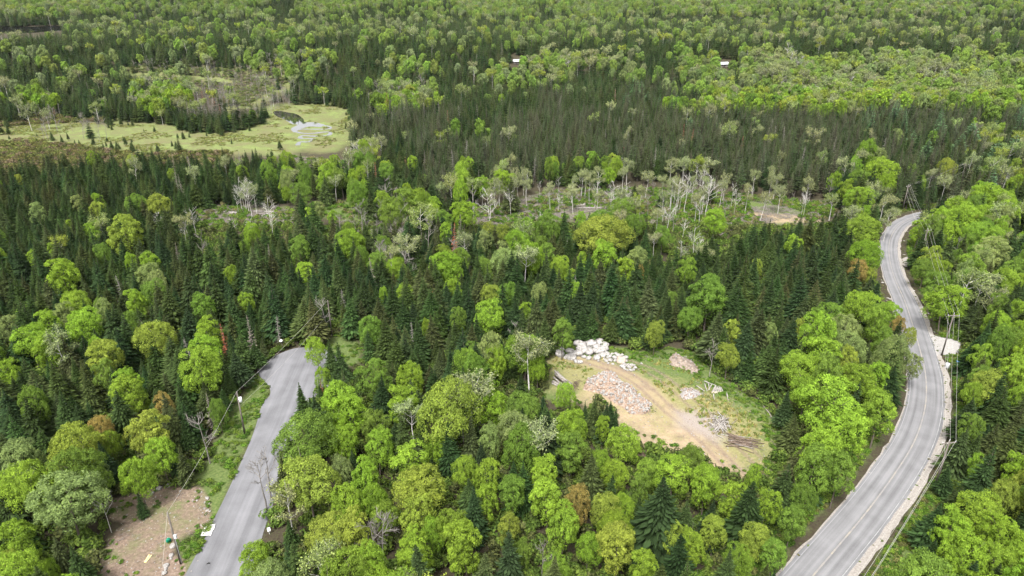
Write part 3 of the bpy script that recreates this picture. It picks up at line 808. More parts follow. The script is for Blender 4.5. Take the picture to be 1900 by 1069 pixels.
# rows: y0, y1, then one stand kind per 50 px of width
SPEC = [                      # 0 dark spruce, 1 mixed, 2 broadleaf, 3 birch, 4 slender spruce, 5 cut-over, 6 dead marsh, 7 pine, 8 open, 9 roadside
 (-400, 25, [2, 2, 2, 2, 2, 2, 2, 2, 2, 1, 1, 2, 1, 1, 1, 1, 1, 2, 2, 2, 2, 2, 2, 2, 2, 2, 1, 2, 2, 2, 1, 1, 1, 1, 1, 1, 1, 1]),
 (100, 125, [1, 1, 0, 0, 1, 1, 0, 1, 0, 1, 1, 1, 0, 1, 1, 1, 0, 0, 1, 3, 3, 3, 3, 1, 1, 3, 3, 3, 3, 3, 2, 3, 2, 3, 3, 2, 3, 3]),
 (125, 150, [0, 0, 0, 0, 0, 0, 1, 6, 6, 6, 1, 0, 0, 0, 0, 0, 1, 0, 1, 1, 1, 0, 0, 1, 1, 3, 3, 2, 3, 3, 3, 3, 1, 3, 3, 3, 2, 3]),
 (150, 200, [0, 1, 0, 0, 0, 1, 1, 6, 6, 6, 6, 0, 0, 0, 1, 1, 0, 0, 0, 0, 4, 0, 0, 7, 7, 1, 3, 3, 2, 3, 3, 3, 3, 3, 3, 3, 3, 1]),
 (200, 225, [0, 6, 5, 6, 0, 0, 0, 0, 0, 0, 8, 8, 8, 4, 4, 4, 4, 0, 4, 4, 4, 4, 4, 4, 4, 4, 4, 4, 4, 4, 4, 4, 7, 7, 7, 4, 1, 7]),
 (225, 250, [8, 8, 8, 8, 0, 0, 0, 0, 0, 0, 8, 8, 8, 4, 4, 4, 4, 0, 4, 4, 4, 4, 4, 4, 4, 4, 4, 4, 4, 4, 4, 4, 7, 7, 7, 4, 1, 7]),
 (250, 300, [8, 8, 8, 0, 0, 0, 0, 0, 0, 0, 0, 8, 8, 3, 0, 4, 4, 4, 4, 4, 4, 4, 4, 4, 4, 4, 4, 4, 4, 4, 4, 4, 4, 7, 7, 7, 7, 7]),
 (300, 350, [0, 0, 0, 0, 0, 0, 0, 0, 0, 1, 3, 3, 1, 1, 0, 0, 4, 1, 4, 4, 3, 3, 3, 5, 3, 3, 4, 4, 4, 4, 4, 1, 1, 4, 7, 7, 7, 1]),
 (350, 400, [0, 0, 0, 0, 0, 0, 0, 0, 5, 5, 3, 1, 1, 1, 1, 1, 1, 1, 5, 1, 5, 5, 5, 5, 5, 5, 5, 5, 5, 5, 3, 1, 1, 0, 7, 1, 1, 1]),
 (400, 450, [0, 0, 0, 0, 0, 0, 0, 5, 0, 0, 0, 0, 0, 0, 0, 0, 1, 1, 1, 1, 0, 1, 2, 1, 5, 5, 0, 0, 0, 0, 0, 0, 1, 9, 1, 1, 1, 1]),
 (450, 500, [0, 0, 0, 0, 0, 0, 0, 0, 0, 0, 0, 0, 0, 0, 1, 0, 0, 1, 1, 1, 1, 1, 1, 0, 1, 0, 0, 0, 0, 0, 0, 0, 1, 9, 1, 1, 1, 1]),
 (500, 550, [0, 0, 0, 0, 0, 1, 0, 0, 0, 0, 0, 0, 0, 0, 0, 0, 0, 0, 0, 0, 0, 0, 0, 0, 0, 0, 0, 0, 0, 0, 0, 0, 0, 9, 1, 1, 1, 1]),
 (550, 600, [1, 0, 0, 0, 0, 0, 0, 0, 0, 0, 0, 0, 0, 0, 0, 0, 0, 0, 0, 0, 0, 0, 0, 0, 0, 0, 0, 0, 0, 0, 0, 1, 1, 2, 1, 1, 1, 1]),
 (600, 650, [1, 0, 0, 0, 0, 0, 0, 0, 0, 0, 0, 0, 0, 0, 0, 0, 0, 0, 0, 0, 0, 0, 0, 0, 0, 0, 1, 1, 0, 1, 2, 2, 2, 2, 2, 1, 1, 1]),
 (650, 700, [1, 0, 0, 0, 0, 0, 0, 0, 0, 0, 0, 1, 0, 1, 0, 0, 0, 1, 2, 2, 2, 2, 2, 2, 2, 2, 1, 0, 0, 2, 2, 2, 2, 2, 1, 1, 2, 2]),
 (700, 750, [0, 0, 0, 0, 0, 0, 0, 0, 0, 0, 0, 1, 1, 1, 1, 0, 2, 1, 2, 2, 2, 2, 2, 2, 2, 2, 2, 2, 2, 2, 2, 2, 2, 2, 2, 1, 1, 1]),
 (750, 800, [0, 1, 1, 1, 1, 1, 0, 0, 0, 1, 1, 1, 2, 2, 1, 0, 1, 1, 1, 1, 2, 0, 2, 2, 2, 2, 2, 2, 1, 2, 2, 2, 2, 2, 2, 1, 1, 0]),
 (800, 850, [1, 1, 1, 1, 1, 1, 0, 0, 0, 1, 1, 2, 2, 2, 1, 0, 0, 1, 1, 1, 1, 1, 2, 2, 2, 2, 2, 2, 2, 2, 2, 2, 2, 2, 2, 2, 1, 0]),
 (850, 900, [2, 2, 2, 2, 1, 2, 0, 0, 1, 1, 2, 2, 2, 2, 2, 2, 1, 1, 1, 1, 2, 2, 2, 2, 2, 2, 2, 2, 2, 2, 2, 2, 2, 2, 2, 2, 1, 1]),
 (900, 950, [2, 2, 2, 1, 1, 1, 1, 1, 1, 1, 2, 2, 2, 2, 2, 2, 2, 1, 2, 2, 1, 1, 2, 2, 2, 2, 2, 2, 2, 2, 2, 2, 2, 2, 2, 2, 2, 2]),
 (950, 1000, [2, 2, 2, 1, 2, 1, 1, 1, 1, 1, 2, 2, 2, 2, 2, 2, 2, 1, 2, 2, 2, 2, 2, 2, 2, 2, 2, 2, 2, 2, 2, 2, 2, 2, 2, 2, 2, 2]),
 (1000, 1500, [2, 2, 1, 1, 1, 2, 2, 1, 1, 2, 1, 1, 1, 2, 2, 2, 2, 1, 1, 1, 2, 2, 2, 2, 2, 2, 2, 2, 2, 2, 2, 2, 2, 2, 2, 2, 2, 2]),
]
def species_at(u, v):
    out = np.zeros(u.shape, int)
    c = np.clip((u / 50).astype(int), 0, 37)
    for y0, y1, t in SPEC:
        arr = np.array(t); s_ = (v >= y0) & (v < y1)
        out[s_] = arr[c[s_]]
    return out
def vis_at(u, v):
    i = np.clip((v / MS).astype(int) + 30, 0, mh - 1); j = np.clip((u / MS).astype(int) + 30, 0, mw - 1)
    return vis[i, j]
def semi_at(u, v):
    i = np.clip((v / MS).astype(int) + 30, 0, mh - 1); j = np.clip((u / MS).astype(int) + 30, 0, mw - 1)
    return semi[i, j]

# ------------------------------------------------------------------ prominent trees: crown centre and crown width as surveyed
HAND = '''3 480 30 L;66 481 28 L;118 515 75 L;172 429 38 L;232 434 80 Y;130 422 18 L;98 466 22 L;253 382 38 G;293 379 45 Y;182 375 28 L;69 394 35 P;148 379 30 P;244 488 24 L;276 485 35 L;189 471 40 G;280 512 45 P;253 562 46 L;140 565 48 L;91 606 65 L;55 632 70 L;158 603 60 L;95 650 70 L;13 609 50 P;118 586 45 P;189 579 40 P;283 626 66 Y;384 616 58 L;380 652 55 L;377 565 48 G;429 512 26 L;456 562 28 L;566 508 40 L;455 461 20 G;556 461 45 G;465 432 30 L;192 663 76 Y;195 694 50 G;242 715 70 L;391 700 30 G;10 700 60 L;242 600 40 G;
240 732 75 L;305 756 38 O;189 800 45 O;141 834 95 Y;276 806 90 Y;300 845 60 L;44 854 90 P;256 884 62 L;125 931 120 P;20 918 50 L;34 1005 75 L;17 1055 55 Y;88 1066 34 L;404 762 30 G;
566 813 105 G;573 893 118 Y;626 749 70 L;620 797 60 L;616 995 75 Y;471 1046 64 L;650 766 85 L;745 749 72 L;906 746 85 L;972 758 60 G;640 822 55 L;758 864 90 L;677 884 65 L;778 910 88 Y;812 834 45 L;862 877 50 L;953 797 65 P;953 914 65 G;1014 877 65 L;1058 834 75 G;1118 793 30 L;1145 881 44 L;1155 823 55 L;1064 786 50 L;1250 877 72 L;1068 935 62 O;1128 945 55 Y;1159 945 40 L;1196 982 34 L;1044 978 80 L;1091 1019 45 L;1149 1012 92 Y;906 925 55 L;947 978 45 Y;967 1029 40 G;866 1010 88 L;840 978 60 M;765 1022 85 L;798 989 45 L;657 989 85 Y;715 958 60 M;775 958 75 Y;1189 1062 70 L;1034 1068 60 M;1229 965 32 L;1253 1005 60 Y;
1546 756 125 L;1496 729 70 L;1632 765 84 M;1516 837 88 L;1570 800 90 L;1556 877 80 G;1422 938 55 L;1310 898 75 L;1354 925 65 L;1470 965 58 G;1490 925 46 G;1327 989 55 Y;1280 1012 60 L;1401 1005 55 Y;1436 1036 56 G;1367 1045 60 M;1280 855 45 G;1395 884 30 L;
1803 793 40 G;1832 722 60 Y;1803 732 38 L;1883 870 60 L;1806 864 32 L;1765 985 78 L;1816 951 75 L;1866 928 60 Y;1785 1035 80 L;1849 1052 70 L;1892 1045 60 L;
650 451 55 L;709 454 38 G;700 491 45 G;734 498 35 L;829 495 60 L;854 481 35 G;862 397 50 L;825 407 35 G;755 377 70 G;711 370 35 L;899 498 32 G;1122 434 96 Y;1017 421 48 G;1155 390 45 G;1176 417 40 G;950 464 26 L;1014 471 40 G;1037 498 40 L;1058 515 24 L;1159 501 45 L;1189 508 16 O;1081 485 30 L;839 539 32 L;751 549 34 L;667 555 16 L;711 549 18 L;909 590 68 L;974 579 32 L;1068 542 28 L;691 613 45 G;792 609 18 L;974 653 72 M;998 686 34 L;926 663 35 L;691 700 70 G;758 705 50 L;1044 619 50 G;1216 619 35 Y;910 549 35 Y;1230 437 40 G;1182 478 40 P;
1314 552 90 G;1280 592 40 G;1273 501 45 M;1472 454 34 L;1408 498 22 Y;1327 410 45 L;1600 572 65 L;1533 586 60 G;1361 619 40 Y;1428 623 35 P;1592 501 42 O;1614 512 25 Y;1600 427 62 M;1597 370 50 L;1502 623 28 P;1563 616 60 P;1482 609 20 Y;1655 586 45 L;1667 606 32 O;1684 626 24 Y;1690 680 34 P;1573 645 65 P;1530 660 78 L;1640 636 50 G;1657 663 45 G;1627 700 55 L;1479 687 68 L;1590 705 70 L;
1758 560 76 L;1728 478 46 Y;1706 427 34 L;1716 500 34 G;1799 498 60 M;1846 468 60 P;1883 501 50 G;1789 404 60 L;1826 400 45 L;1795 454 35 G;1741 410 42 L;1832 370 60 L;1886 394 40 G;1820 662 46 L;1853 606 50 L;1890 582 40 L;1820 700 42 G;1876 690 64 L;1880 636 50 G;1738 528 46 G;1890 740 50 L;
930 335 50 L;893 347 38 L;1130 325 30 L;1635 320 62 L;1590 335 46 G;650 290 20 L;765 305 28 L;718 318 35 G;560 360 45 G;620 300 20 L;1770 385 50 L;1245 560 28 G;1000 545 30 P;600 700 30 L;588 652 44 L;1110 858 42 L;640 935 60 L;700 830 60 L;1200 880 55 M;1050 735 36 L;1352 660 45 Y'''
HANDB = '''1310 298 46;1270 297 36;1245 300 26;1110 318 26;665 262 36;690 266 30;1080 320 24;1200 322 24;450 345 28;470 350 20;1165 300 24;1095 330 22;1340 340 24;1450 350 30;1500 335 26;1620 345 36;1640 370 40;620 330 26;540 320 26;590 300 24;1230 330 24;1650 395 30;1190 350 20'''
HANDB += ''.join(';%d %d %d' % (random.uniform(880, 1520), random.uniform(312, 366), random.uniform(13, 22)) for _ in range(34))
HANDS = [(random.uniform(870, 1500), random.uniform(362, 408), random.uniform(5, 10)) for _ in range(24)] + [(random.uniform(350, 600), random.uniform(385, 425), random.uniform(6, 10)) for _ in range(2)]
HANDT = '''1690 270 38 9;1720 285 40 9;1842 295 60 10;1880 280 50 10;1745 245 40 9;1280 235 22 8;1160 190 26 8;1200 188 24 8;1175 178 24 8;1805 250 40 9;1245 192 22 8;1780 275 44 9'''   # teal pines

trees = []      # dicts of every tree: x, y, z, kind, proto, scale, tint, rot, hand
def add_tree(kind, pi, x, y, sw, sh, tint, hand=False, cn='', lean=0.0):
    trees.append(dict(kind=kind, pi=pi, x=x, y=y, z=float(height(x, y)), sw=sw, sh=sh, tint=tint, hand=hand, cn=cn, rot=random.uniform(0, 6.28), lean=lean))

hands = []
def jit(c, k=.1):
    f = random.uniform(1 - k, 1 + k)
    return tuple(min(1, a * f * random.uniform(1 - k * .4, 1 + k * .4)) for a in c)
for ent in HAND.replace('\n', '').split(';'):
    u, v, w, c = ent.split(); u, v, w = float(u), float(v), float(w)
    # crown width gives the distance-scaled size; the crown centre stands about 0.64 of the tree's height above the ground
    hgt = 11.0
    for _ in range(4):
        x, y, z = at(u, v, hgt * .62)
        d = y * CP + (CAM_H - z - hgt * .62) * SP
        wm = w * d / FPX
        hgt = min(16, max(5.0, 5.5 + wm * .85))
    add_tree('broad', random.randrange(8), x, y, wm / 8.2, hgt / 12, jit(TINT[c]), True, c)
    hands.append((x, y, wm / 2))
for ent in HANDB.split(';'):
    u, v, w = map(float, ent.split()); hgt = 12
    x, y, z = at(u, v + 4, hgt * .72); d = y * CP + (CAM_H - z - hgt * .7) * SP; wm = w * d / FPX
    add_tree('birch', random.randrange(4), x, y, max(.7, wm / 5.6), 1.0, jit(TINT['W']), True, 'W'); hands.append((x, y, wm / 2))
for ent in HANDT.split(';'):
    u, v, w, hh = map(float, ent.split()); hh *= 1.35
    x, y, z = at(u, v, hh * .45); d = y * CP + (CAM_H - z - hh * .5) * SP; wm = w * d / FPX
    add_tree('pine', random.randrange(3), x, y, wm / 6.0, hh / 13, jit((.075, .13, .062)), True, 'T'); hands.append((x, y, wm / 2.2))
# lone spruces the photograph shows against the open ground: base pixel, height in metres
for (u, v, hh) in [(568, 790, 9.5), (585, 805, 8), (620, 705, 9.5), (640, 712, 10), (596, 748, 4.5), (1085, 800, 6.5), (1100, 800, 6), (1112, 806, 6), (1128, 812, 8), (1138, 818, 7), (1120, 825, 9), (1098, 815, 9),
                   (268, 960, 5.0), (130, 1085, 9), (150, 1075, 7), (660, 910, 8), (350, 900, 8), (335, 885, 7), (1810, 905, 6.5), (1797, 893, 5.5), (1832, 790, 12), (1860, 850, 11), (1885, 820, 12), (600, 1090, 8), (540, 1075, 7), (700, 520, 11), (690, 400, 15)]:
    x, y, z = at(u, v)
    add_tree('spruce', random.randrange(8), x, y, hh / 11 * random.uniform(.95, 1.15), hh / 11, jit(random.choice(SPRUCE_T)), True, 'S'); hands.append((x, y, 1.2))
for (u, v, hh) in HANDS:
    x, y, z = at(u, v); k = random.choice(('barebirch', 'barebirch', 'bare')); s_ = hh / 11
    add_tree(k, random.randrange(3), x, y, s_ * .8, s_, (.3, .3, .3), True, 'w'); hands.append((x, y, .6))
bogw = ground_poly(BOG_PX); nb_ = 0
while nb_ < 70:
    u, v = random.uniform(-20, 650), random.uniform(196, 286); x, y, z = at(u, v)
    sdb = float(poly_sd(np.array([x]), np.array([y]), bogw)[0])
    if not (0 < sdb < 16) or (500 < u < 625 and 200 < v < 275): continue
    if sdb > 6 and random.random() < .6: continue
    hh = random.uniform(2.5, 7.5) * (1 - sdb / 30); nb_ += 1
    add_tree('spruce', random.randrange(8), x, y, hh / 11 * 1.2, hh / 11, jit((.04, .055, .022)), True, 'S'); hands.append((x, y, .8))
# dead reddish or grey conifers and bare trees, by base pixel
for (u, v, hh, t) in [(425, 668, 9, 'r'), (521, 650, 8.5, 'g'), (910, 690, 7, 'r'), (800, 655, 7, 'r'), (612, 628, 9, 'b'), (957, 650, 6.5, 'b'), (1316, 700, 7.5, 'b'), (1140, 500, 8, 'g'),
                      (600, 745, 5, 'r'), (207, 988, 8, 'w'), (495, 945, 9, 'b'), (503, 925, 8.5, 'b'), (470, 450, 8, 'w'), (462, 395, 12, 'w'), (450, 392, 11, 'w'), (300, 440, 8, 'w'), (365, 440, 9, 'w'), (1010, 850, 8, 'g'), (838, 835, 8, 'g'), (862, 850, 7, 'b'),
                      (118, 560, 8, 'g'), (1590, 620, 6, 'b'), (1555, 585, 6, 'b'), (700, 1060, 9, 'b'), (716, 1060, 9, 'b'), (1005, 1075, 6, 'b'), (1845, 600, 7, 'w'), (390, 860, 9, 'b'), (397, 800, 8, 'g'), (640, 600, 9, 'g'), (925, 380, 8, 'b'), (1010, 560, 7, 'g')]:
    x, y, z = at(u, v)
    k = {'r': 'deadcon', 'g': 'deadcon', 'b': 'bare', 'w': 'barebirch'}[t]
    s = hh / {'deadcon': 9.5, 'bare': 9.5, 'barebirch': 11}[k]
    add_tree(k, random.randrange(2 if k == 'deadcon' else 3), x, y, s, s, (0.20, 0.07, 0.045) if t == 'r' else (.2, .18, .16), True, t)
    hands.append((x, y, 1.0))

HX = np.array([h[0] for h in hands]); HY = np.array([h[1] for h in hands]); HR = np.array([h[2] for h in hands])
hgrid = {}
for i, (x, y, r_) in enumerate(hands):
    for a in range(int((x - r_ - 3) // 8), int((x + r_ + 3) // 8) + 1):
        for b in range(int((y - r_ - 3) // 8), int((y + r_ + 3) // 8) + 1):
            hgrid.setdefault((a, b), []).append(i)
def near_hand(x, y, extra):
    for i in hgrid.get((int(x // 8), int(y // 8)), ()):
        if (x - HX[i]) ** 2 + (y - HY[i]) ** 2 < (HR[i] * .82 + extra) ** 2: return True
    return False

def lattice(y0, y1, s):
    ys = np.arange(y0, y1, s); out = []
    for k, y in enumerate(ys):
        hw = (y * CP + 70 * SP) * 0.75 * 1.13 + 12
        xs = np.arange(-hw, hw, s) + (s / 2 if k % 2 else 0)
        out.append(np.stack([xs, np.full(xs.shape, y)], 1))
    p = np.concatenate(out)
    return p + rng.uniform(-s * .46, s * .46, p.shape)

def hides_ground(x, y, z, H, Rw):
    """would a tree here stand in front of ground, road or water that the photograph shows"""
    bad = np.zeros(x.shape, bool)
    for f, w in ((0, 0), (.3, .7), (.3, -.7), (.6, .5), (.6, -.5), (.98, 0)):
        u, v, d = project(x + w * Rw, y, z + H * f)
        bad |= vis_at(u, v)
    return bad

for (y0, y1, s) in ((22, 450, 3.65), (450, 1280, 4.2)):
    p = lattice(y0, y1, s)
    x, y = p[:, 0], p[:, 1]; z = height(x, y)
    far = y0 >= 450
    u, v, d = project(x, y, z + 8)
    nz = np.array([mnoise.noise(Vector((a * .035, b * .035, 0))) for a, b in zip(x, y)])
    nz2 = np.array([mnoise.noise(Vector((a * .035, b * .035, 9.7))) for a, b in zip(x, y)])
    k = np.clip(60 / np.maximum(d, 60), .0, 1) 
    sp = species_at(u + nz * 34 + rng.uniform(-12, 12, u.shape), v + nz2 * np.clip(6000 / d, 6, 40) + rng.uniform(-3, 3, u.shape))
    nz3 = np.array([mnoise.noise(Vector((a * .09, b * .09, 3.3))) for a, b in zip(x, y)])
    lf = np.array([mnoise.noise(Vector((a * .012, b * .006, 21.))) + .7 * mnoise.noise(Vector((a * .04, b * .02, 5.))) for a, b in zip(x, y)])
    rr = np.clip(rng.random(x.shape) * .72 + .14 + lf * .55, 0, .999); pin = (sp == 0) | (sp == 4); rr = np.where(pin, rng.random(x.shape), rr); sc = rng.uniform(0, 1, x.shape)
    Hs = 6.5 + 6.5 * sc + 2.0 * nz3
    bad = hides_ground(x, y, z, Hs, 1.5)
    bad_wide = hides_ground(x, y, z, Hs + 2, 4.6) if y0 < 450 else bad
    sem = np.zeros(x.shape, bool)
    for f in (0, .3, .6, .95):
        uu, vv, _ = project(x, y, z + Hs * f); sem |= semi_at(uu, vv)
    bad |= line_d(x, y, road_c) < 5.0
    for i in np.nonzero(~bad)[0]:
        c = int(sp[i]); r_ = rr[i]; X, Y = float(x[i]), float(y[i]); kind = None
        # composition of each stand
        if c == 8: continue
        if c == 0 and far: q = (('spruce', .915), ('broad', .965), ('birch', .99), ('deadcon', 1.0))
        elif c == 0: q = (('spruce', .955), ('broad', .975), ('birch', .985), ('deadcon', 1.0))
        elif c == 1: q = (('spruce', .56), ('broad', .86), ('birch', .965), ('deadcon', .985), ('bare', 1))
        elif c == 2: q = (('spruce', .38), ('broad', .86), ('birch', .965), ('bare', .98), (None, 1))
        elif c == 3: q = (('spruce', .26), ('broad', .62), ('birch', .97), ('barebirch', 1.0))
        elif c == 4: q = (('slender', .90), ('spruce', .955), ('deadcon', .98), ('birch', 1.0))
        elif c == 5: q = (('spruce', .08), ('broad', .10), ('birch', .19), ('barebirch', .25), ('bare', .28), (None, 1))
        elif c == 6: q = (('spruce', .10), ('bare', .34), ('deadcon', .55), ('birch', .6), (None, 1))
        elif c == 7: q = (('pine', .16), ('slender', .6), ('spruce', .93), ('broad', .96), ('birch', 1))
        elif c == 9: q = (('broad', .35), ('birch', .5), (None, 1))
        else: q = (('spruce', 1),)
        for kk, lim in q:
            if r_ < lim: kind = kk; break
        if kind is None: continue
        if kind in ('broad', 'birch', 'pine') and bad_wide[i]:
            if random.random() < .5: continue
            kind = 'spruce'; Hs[i] = min(Hs[i], 7.5)
        if sem[i] and random.random() < {'birch': .6, 'barebirch': 0, 'bare': 0, 'broad': .95}.get(kind, .975) * (.85 if Y > 440 else 1): continue
        if not far and near_hand(X, Y, 1.6 if kind in ('broad', 'pine') else .3): continue
        if kind in ('broad', 'birch', 'pine') and rng.random() > (.68 if kind == 'broad' else .62) * (1.25 if far else 1): 
            # broad crowns take more room: drop some of the candidates, keep a low spruce or nothing
            if c in (2, 3): continue
            kind = 'spruce' if rng.random() < .75 else None
            if kind is None: continue
        if Hs[i] < 7 and c == 2: Hs[i] += 2
        fs = 1.06 if far else 1.0
        h = float(Hs[i]) * fs
        if kind == 'spruce':
            sh = h / 11 * random.uniform(.78, 1.12); add_tree('spruce', random.randrange(8), X, Y, sh * random.uniform(1.1, 1.5), sh, jit(tuple(a * (1.35 if far else 1) for a in random.choice(SPRUCE_T)), .22))  # far spruces get a lighter tint: distance haze put into the needle colour
        elif kind == 'slender':
            sh = (h + 1.5) / 12; t = random.choice([(.034, .047, .021), (.041, .051, .024), (.030, .045, .019), (.050, .056, .034)])
            add_tree('slender', random.randrange(3), X, Y, sh * random.uniform(1.1, 1.5) * fs, sh, jit(t, .22))
        elif kind == 'broad':
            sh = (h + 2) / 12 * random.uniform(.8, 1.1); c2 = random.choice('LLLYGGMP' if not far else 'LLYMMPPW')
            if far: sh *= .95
            tt = tuple(a * .75 + b * .25 for a, b in zip(TINT[c2], (.17, .24, .12))) if far else TINT[c2]  # far crowns blended paler and bluer: haze painted into the leaf tint
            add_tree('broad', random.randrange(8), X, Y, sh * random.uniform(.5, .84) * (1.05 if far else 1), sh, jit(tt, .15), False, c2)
            if not far:
                pass
        elif kind == 'birch':
            sh = (h + 2.5) / 12; c2 = random.choice('PPWWWY'); add_tree('birch', random.randrange(4), X, Y, sh * random.uniform(.75, 1.1) * fs, sh, jit(TINT[c2], .15), False, c2)
        elif kind == 'pine':
            sh = (h + 3) / 13; add_tree('pine', random.randrange(3), X, Y, sh * random.uniform(.8, 1.1), sh, jit((.07, .12, .06), .15), False, 'T')
        elif kind == 'deadcon':
            sh = h / 10; add_tree('deadcon', random.randrange(2), X, Y, sh, sh, (.2, .07, .045) if (random.random() < .12 and not far) else (.2, .18, .16), False, 'g')
        elif kind == 'bare':
            sh = h / 11 * random.uniform(.6, 1.1); add_tree('bare', random.randrange(3), X, Y, sh, sh, (.2, .18, .16), False, 'b')
        elif kind == 'barebirch':
            sh = h / 10 * random.uniform(.6, 1.1); add_tree('barebirch', random.randrange(3), X, Y, sh, sh, (.5, .5, .5), False, 'w')

# ------------------------------------------------------------------ labels by place
MARKS = [(525, 632, 'white yard lamp'), (450, 770, 'transformer pole'), (322, 990, 'pole in the dirt yard'), (612, 595, 'pole behind the turning circle'), (550, 675, 'turning circle'), (1090, 655, 'white boulder pile'), (1150, 720, 'pinkish rubble heap'),
 (1040, 712, 'left log pile'), (1265, 670, 'brown soil mound'), (1328, 720, 'white log stack'), (1380, 825, 'dark brushwood pile'), (1455, 403, 'far sandy strip'), (1760, 645, 'gravel driveway'), (1655, 440, "road's far bend"), (1748, 865, 'nearest roadside pole'), (1715, 450, 'pole inside the bend'),
 (580, 232, 'white pond'), (300, 258, 'open bog'), (30, 250, "bog's left end"), (440, 405, 'left cut-over patch'), (960, 385, "cut-over's left end"), (1200, 385, 'central cut-over'), (1068, 935, 'orange tree at bottom centre'), (1592, 501, 'orange tree by the road'), (1122, 434, 'broad yellow crown above centre'),
 (1546, 756, 'largest lime crown beside the road'), (573, 893, 'big crown by the lane'), (276, 806, 'yellow crown above dirt yard'), (425, 640, 'rust-red dead conifer'), (958, 115, 'tiny white cabin'), (1342, 120, 'white-roofed far house'), (909, 590, 'big green crown at centre'),
 (1890, 500, "photo's right edge midway"), (1890, 850, "photo's lower right edge"), (1700, 1050, "road's bottom end"), (430, 1050, "lane's bottom end"), (20, 500, "photo's left edge midway"), (20, 850, "photo's lower left edge"), (800, 1055, "bottom edge left of centre"), (1250, 1055, "bottom edge right of centre"),
 (790, 800, 'wood between lane and clearing'), (650, 455, 'lime crown left of centre'), (118, 515, 'lime crown near the left edge'), (253, 562, 'round lime crown among conifers'), (1314, 552, 'wide crown right of centre'), (1310, 298, 'tall white twin-stemmed birch'), (700, 640, 'green patch by turning circle'), (1842, 295, 'blue-green pines at right'), (1760, 677, 'blue bin'), (930, 335, 'lime crown beside the cut-over')]
def zone(u, v):
    b = min(MARKS, key=lambda m: (m[0] - u) ** 2 + (1.3 * (m[1] - v)) ** 2)
    du, dv = u - b[0], v - b[1]
    w = ('right of' if du > 0 else 'left of') if abs(du) > abs(dv) else ('below' if dv > 0 else 'above')
    return '%s the %s' % (w, b[2])
ORD = ['', 'second', 'third', 'fourth', 'fifth', 'sixth', 'seventh', 'eighth', 'ninth', 'tenth', 'eleventh', 'twelfth', 'thirteenth', 'fourteenth', 'fifteenth', 'sixteenth', 'seventeenth', 'eighteenth', 'nineteenth', 'twentieth']
def ordn(i):
    if i < 20: return ORD[i]
    return '%dth' % (i + 1) if (i + 1) % 10 not in (1, 2, 3) else '%d%s' % (i + 1, {1: 'st', 2: 'nd', 3: 'rd'}[(i + 1) % 10])

KINDS = {
 'spruce': (SPR, SPF, 'spruce_tree', 'spruce', 'spruces of the dark conifer stands'),
 'slender': (PI, PI, 'slender_spruce_tree', 'spruce', 'slender dull spruces of the middle woods'),
 'broad': (BL, BLF, 'broadleaf_tree', 'broadleaf tree', 'broadleaf trees in spring leaf'),
 'birch': (BI, BIF, 'birch_tree', 'birch', 'thin-leaved white-stemmed birches'),
 'pine': (LA, LA, 'pine_tree', 'pine', 'blue-green pines'),
 'deadcon': (DC, DC, 'dead_conifer', 'dead tree', 'dead standing conifers'),
 'bare': (SN, SN, 'bare_tree', 'dead tree', 'leafless grey trees'),
 'barebirch': (SNW, SNW, 'bare_birch', 'birch', 'leafless white birches'),
}
M_RED = noise_mat('dead_red_needles', [(.11, .045, .03), (.26, .11, .075)], 2)
for i in range(2):
    t_, b_ = conifer(140 + i, 9.5, 1.15, whorls=20, br=7, ragged=.4, wd=.3)
    DC.append(proto('dead_conifer', t_, b_, M_DEAD, M_NEEDLE, 9.5, 1.1))

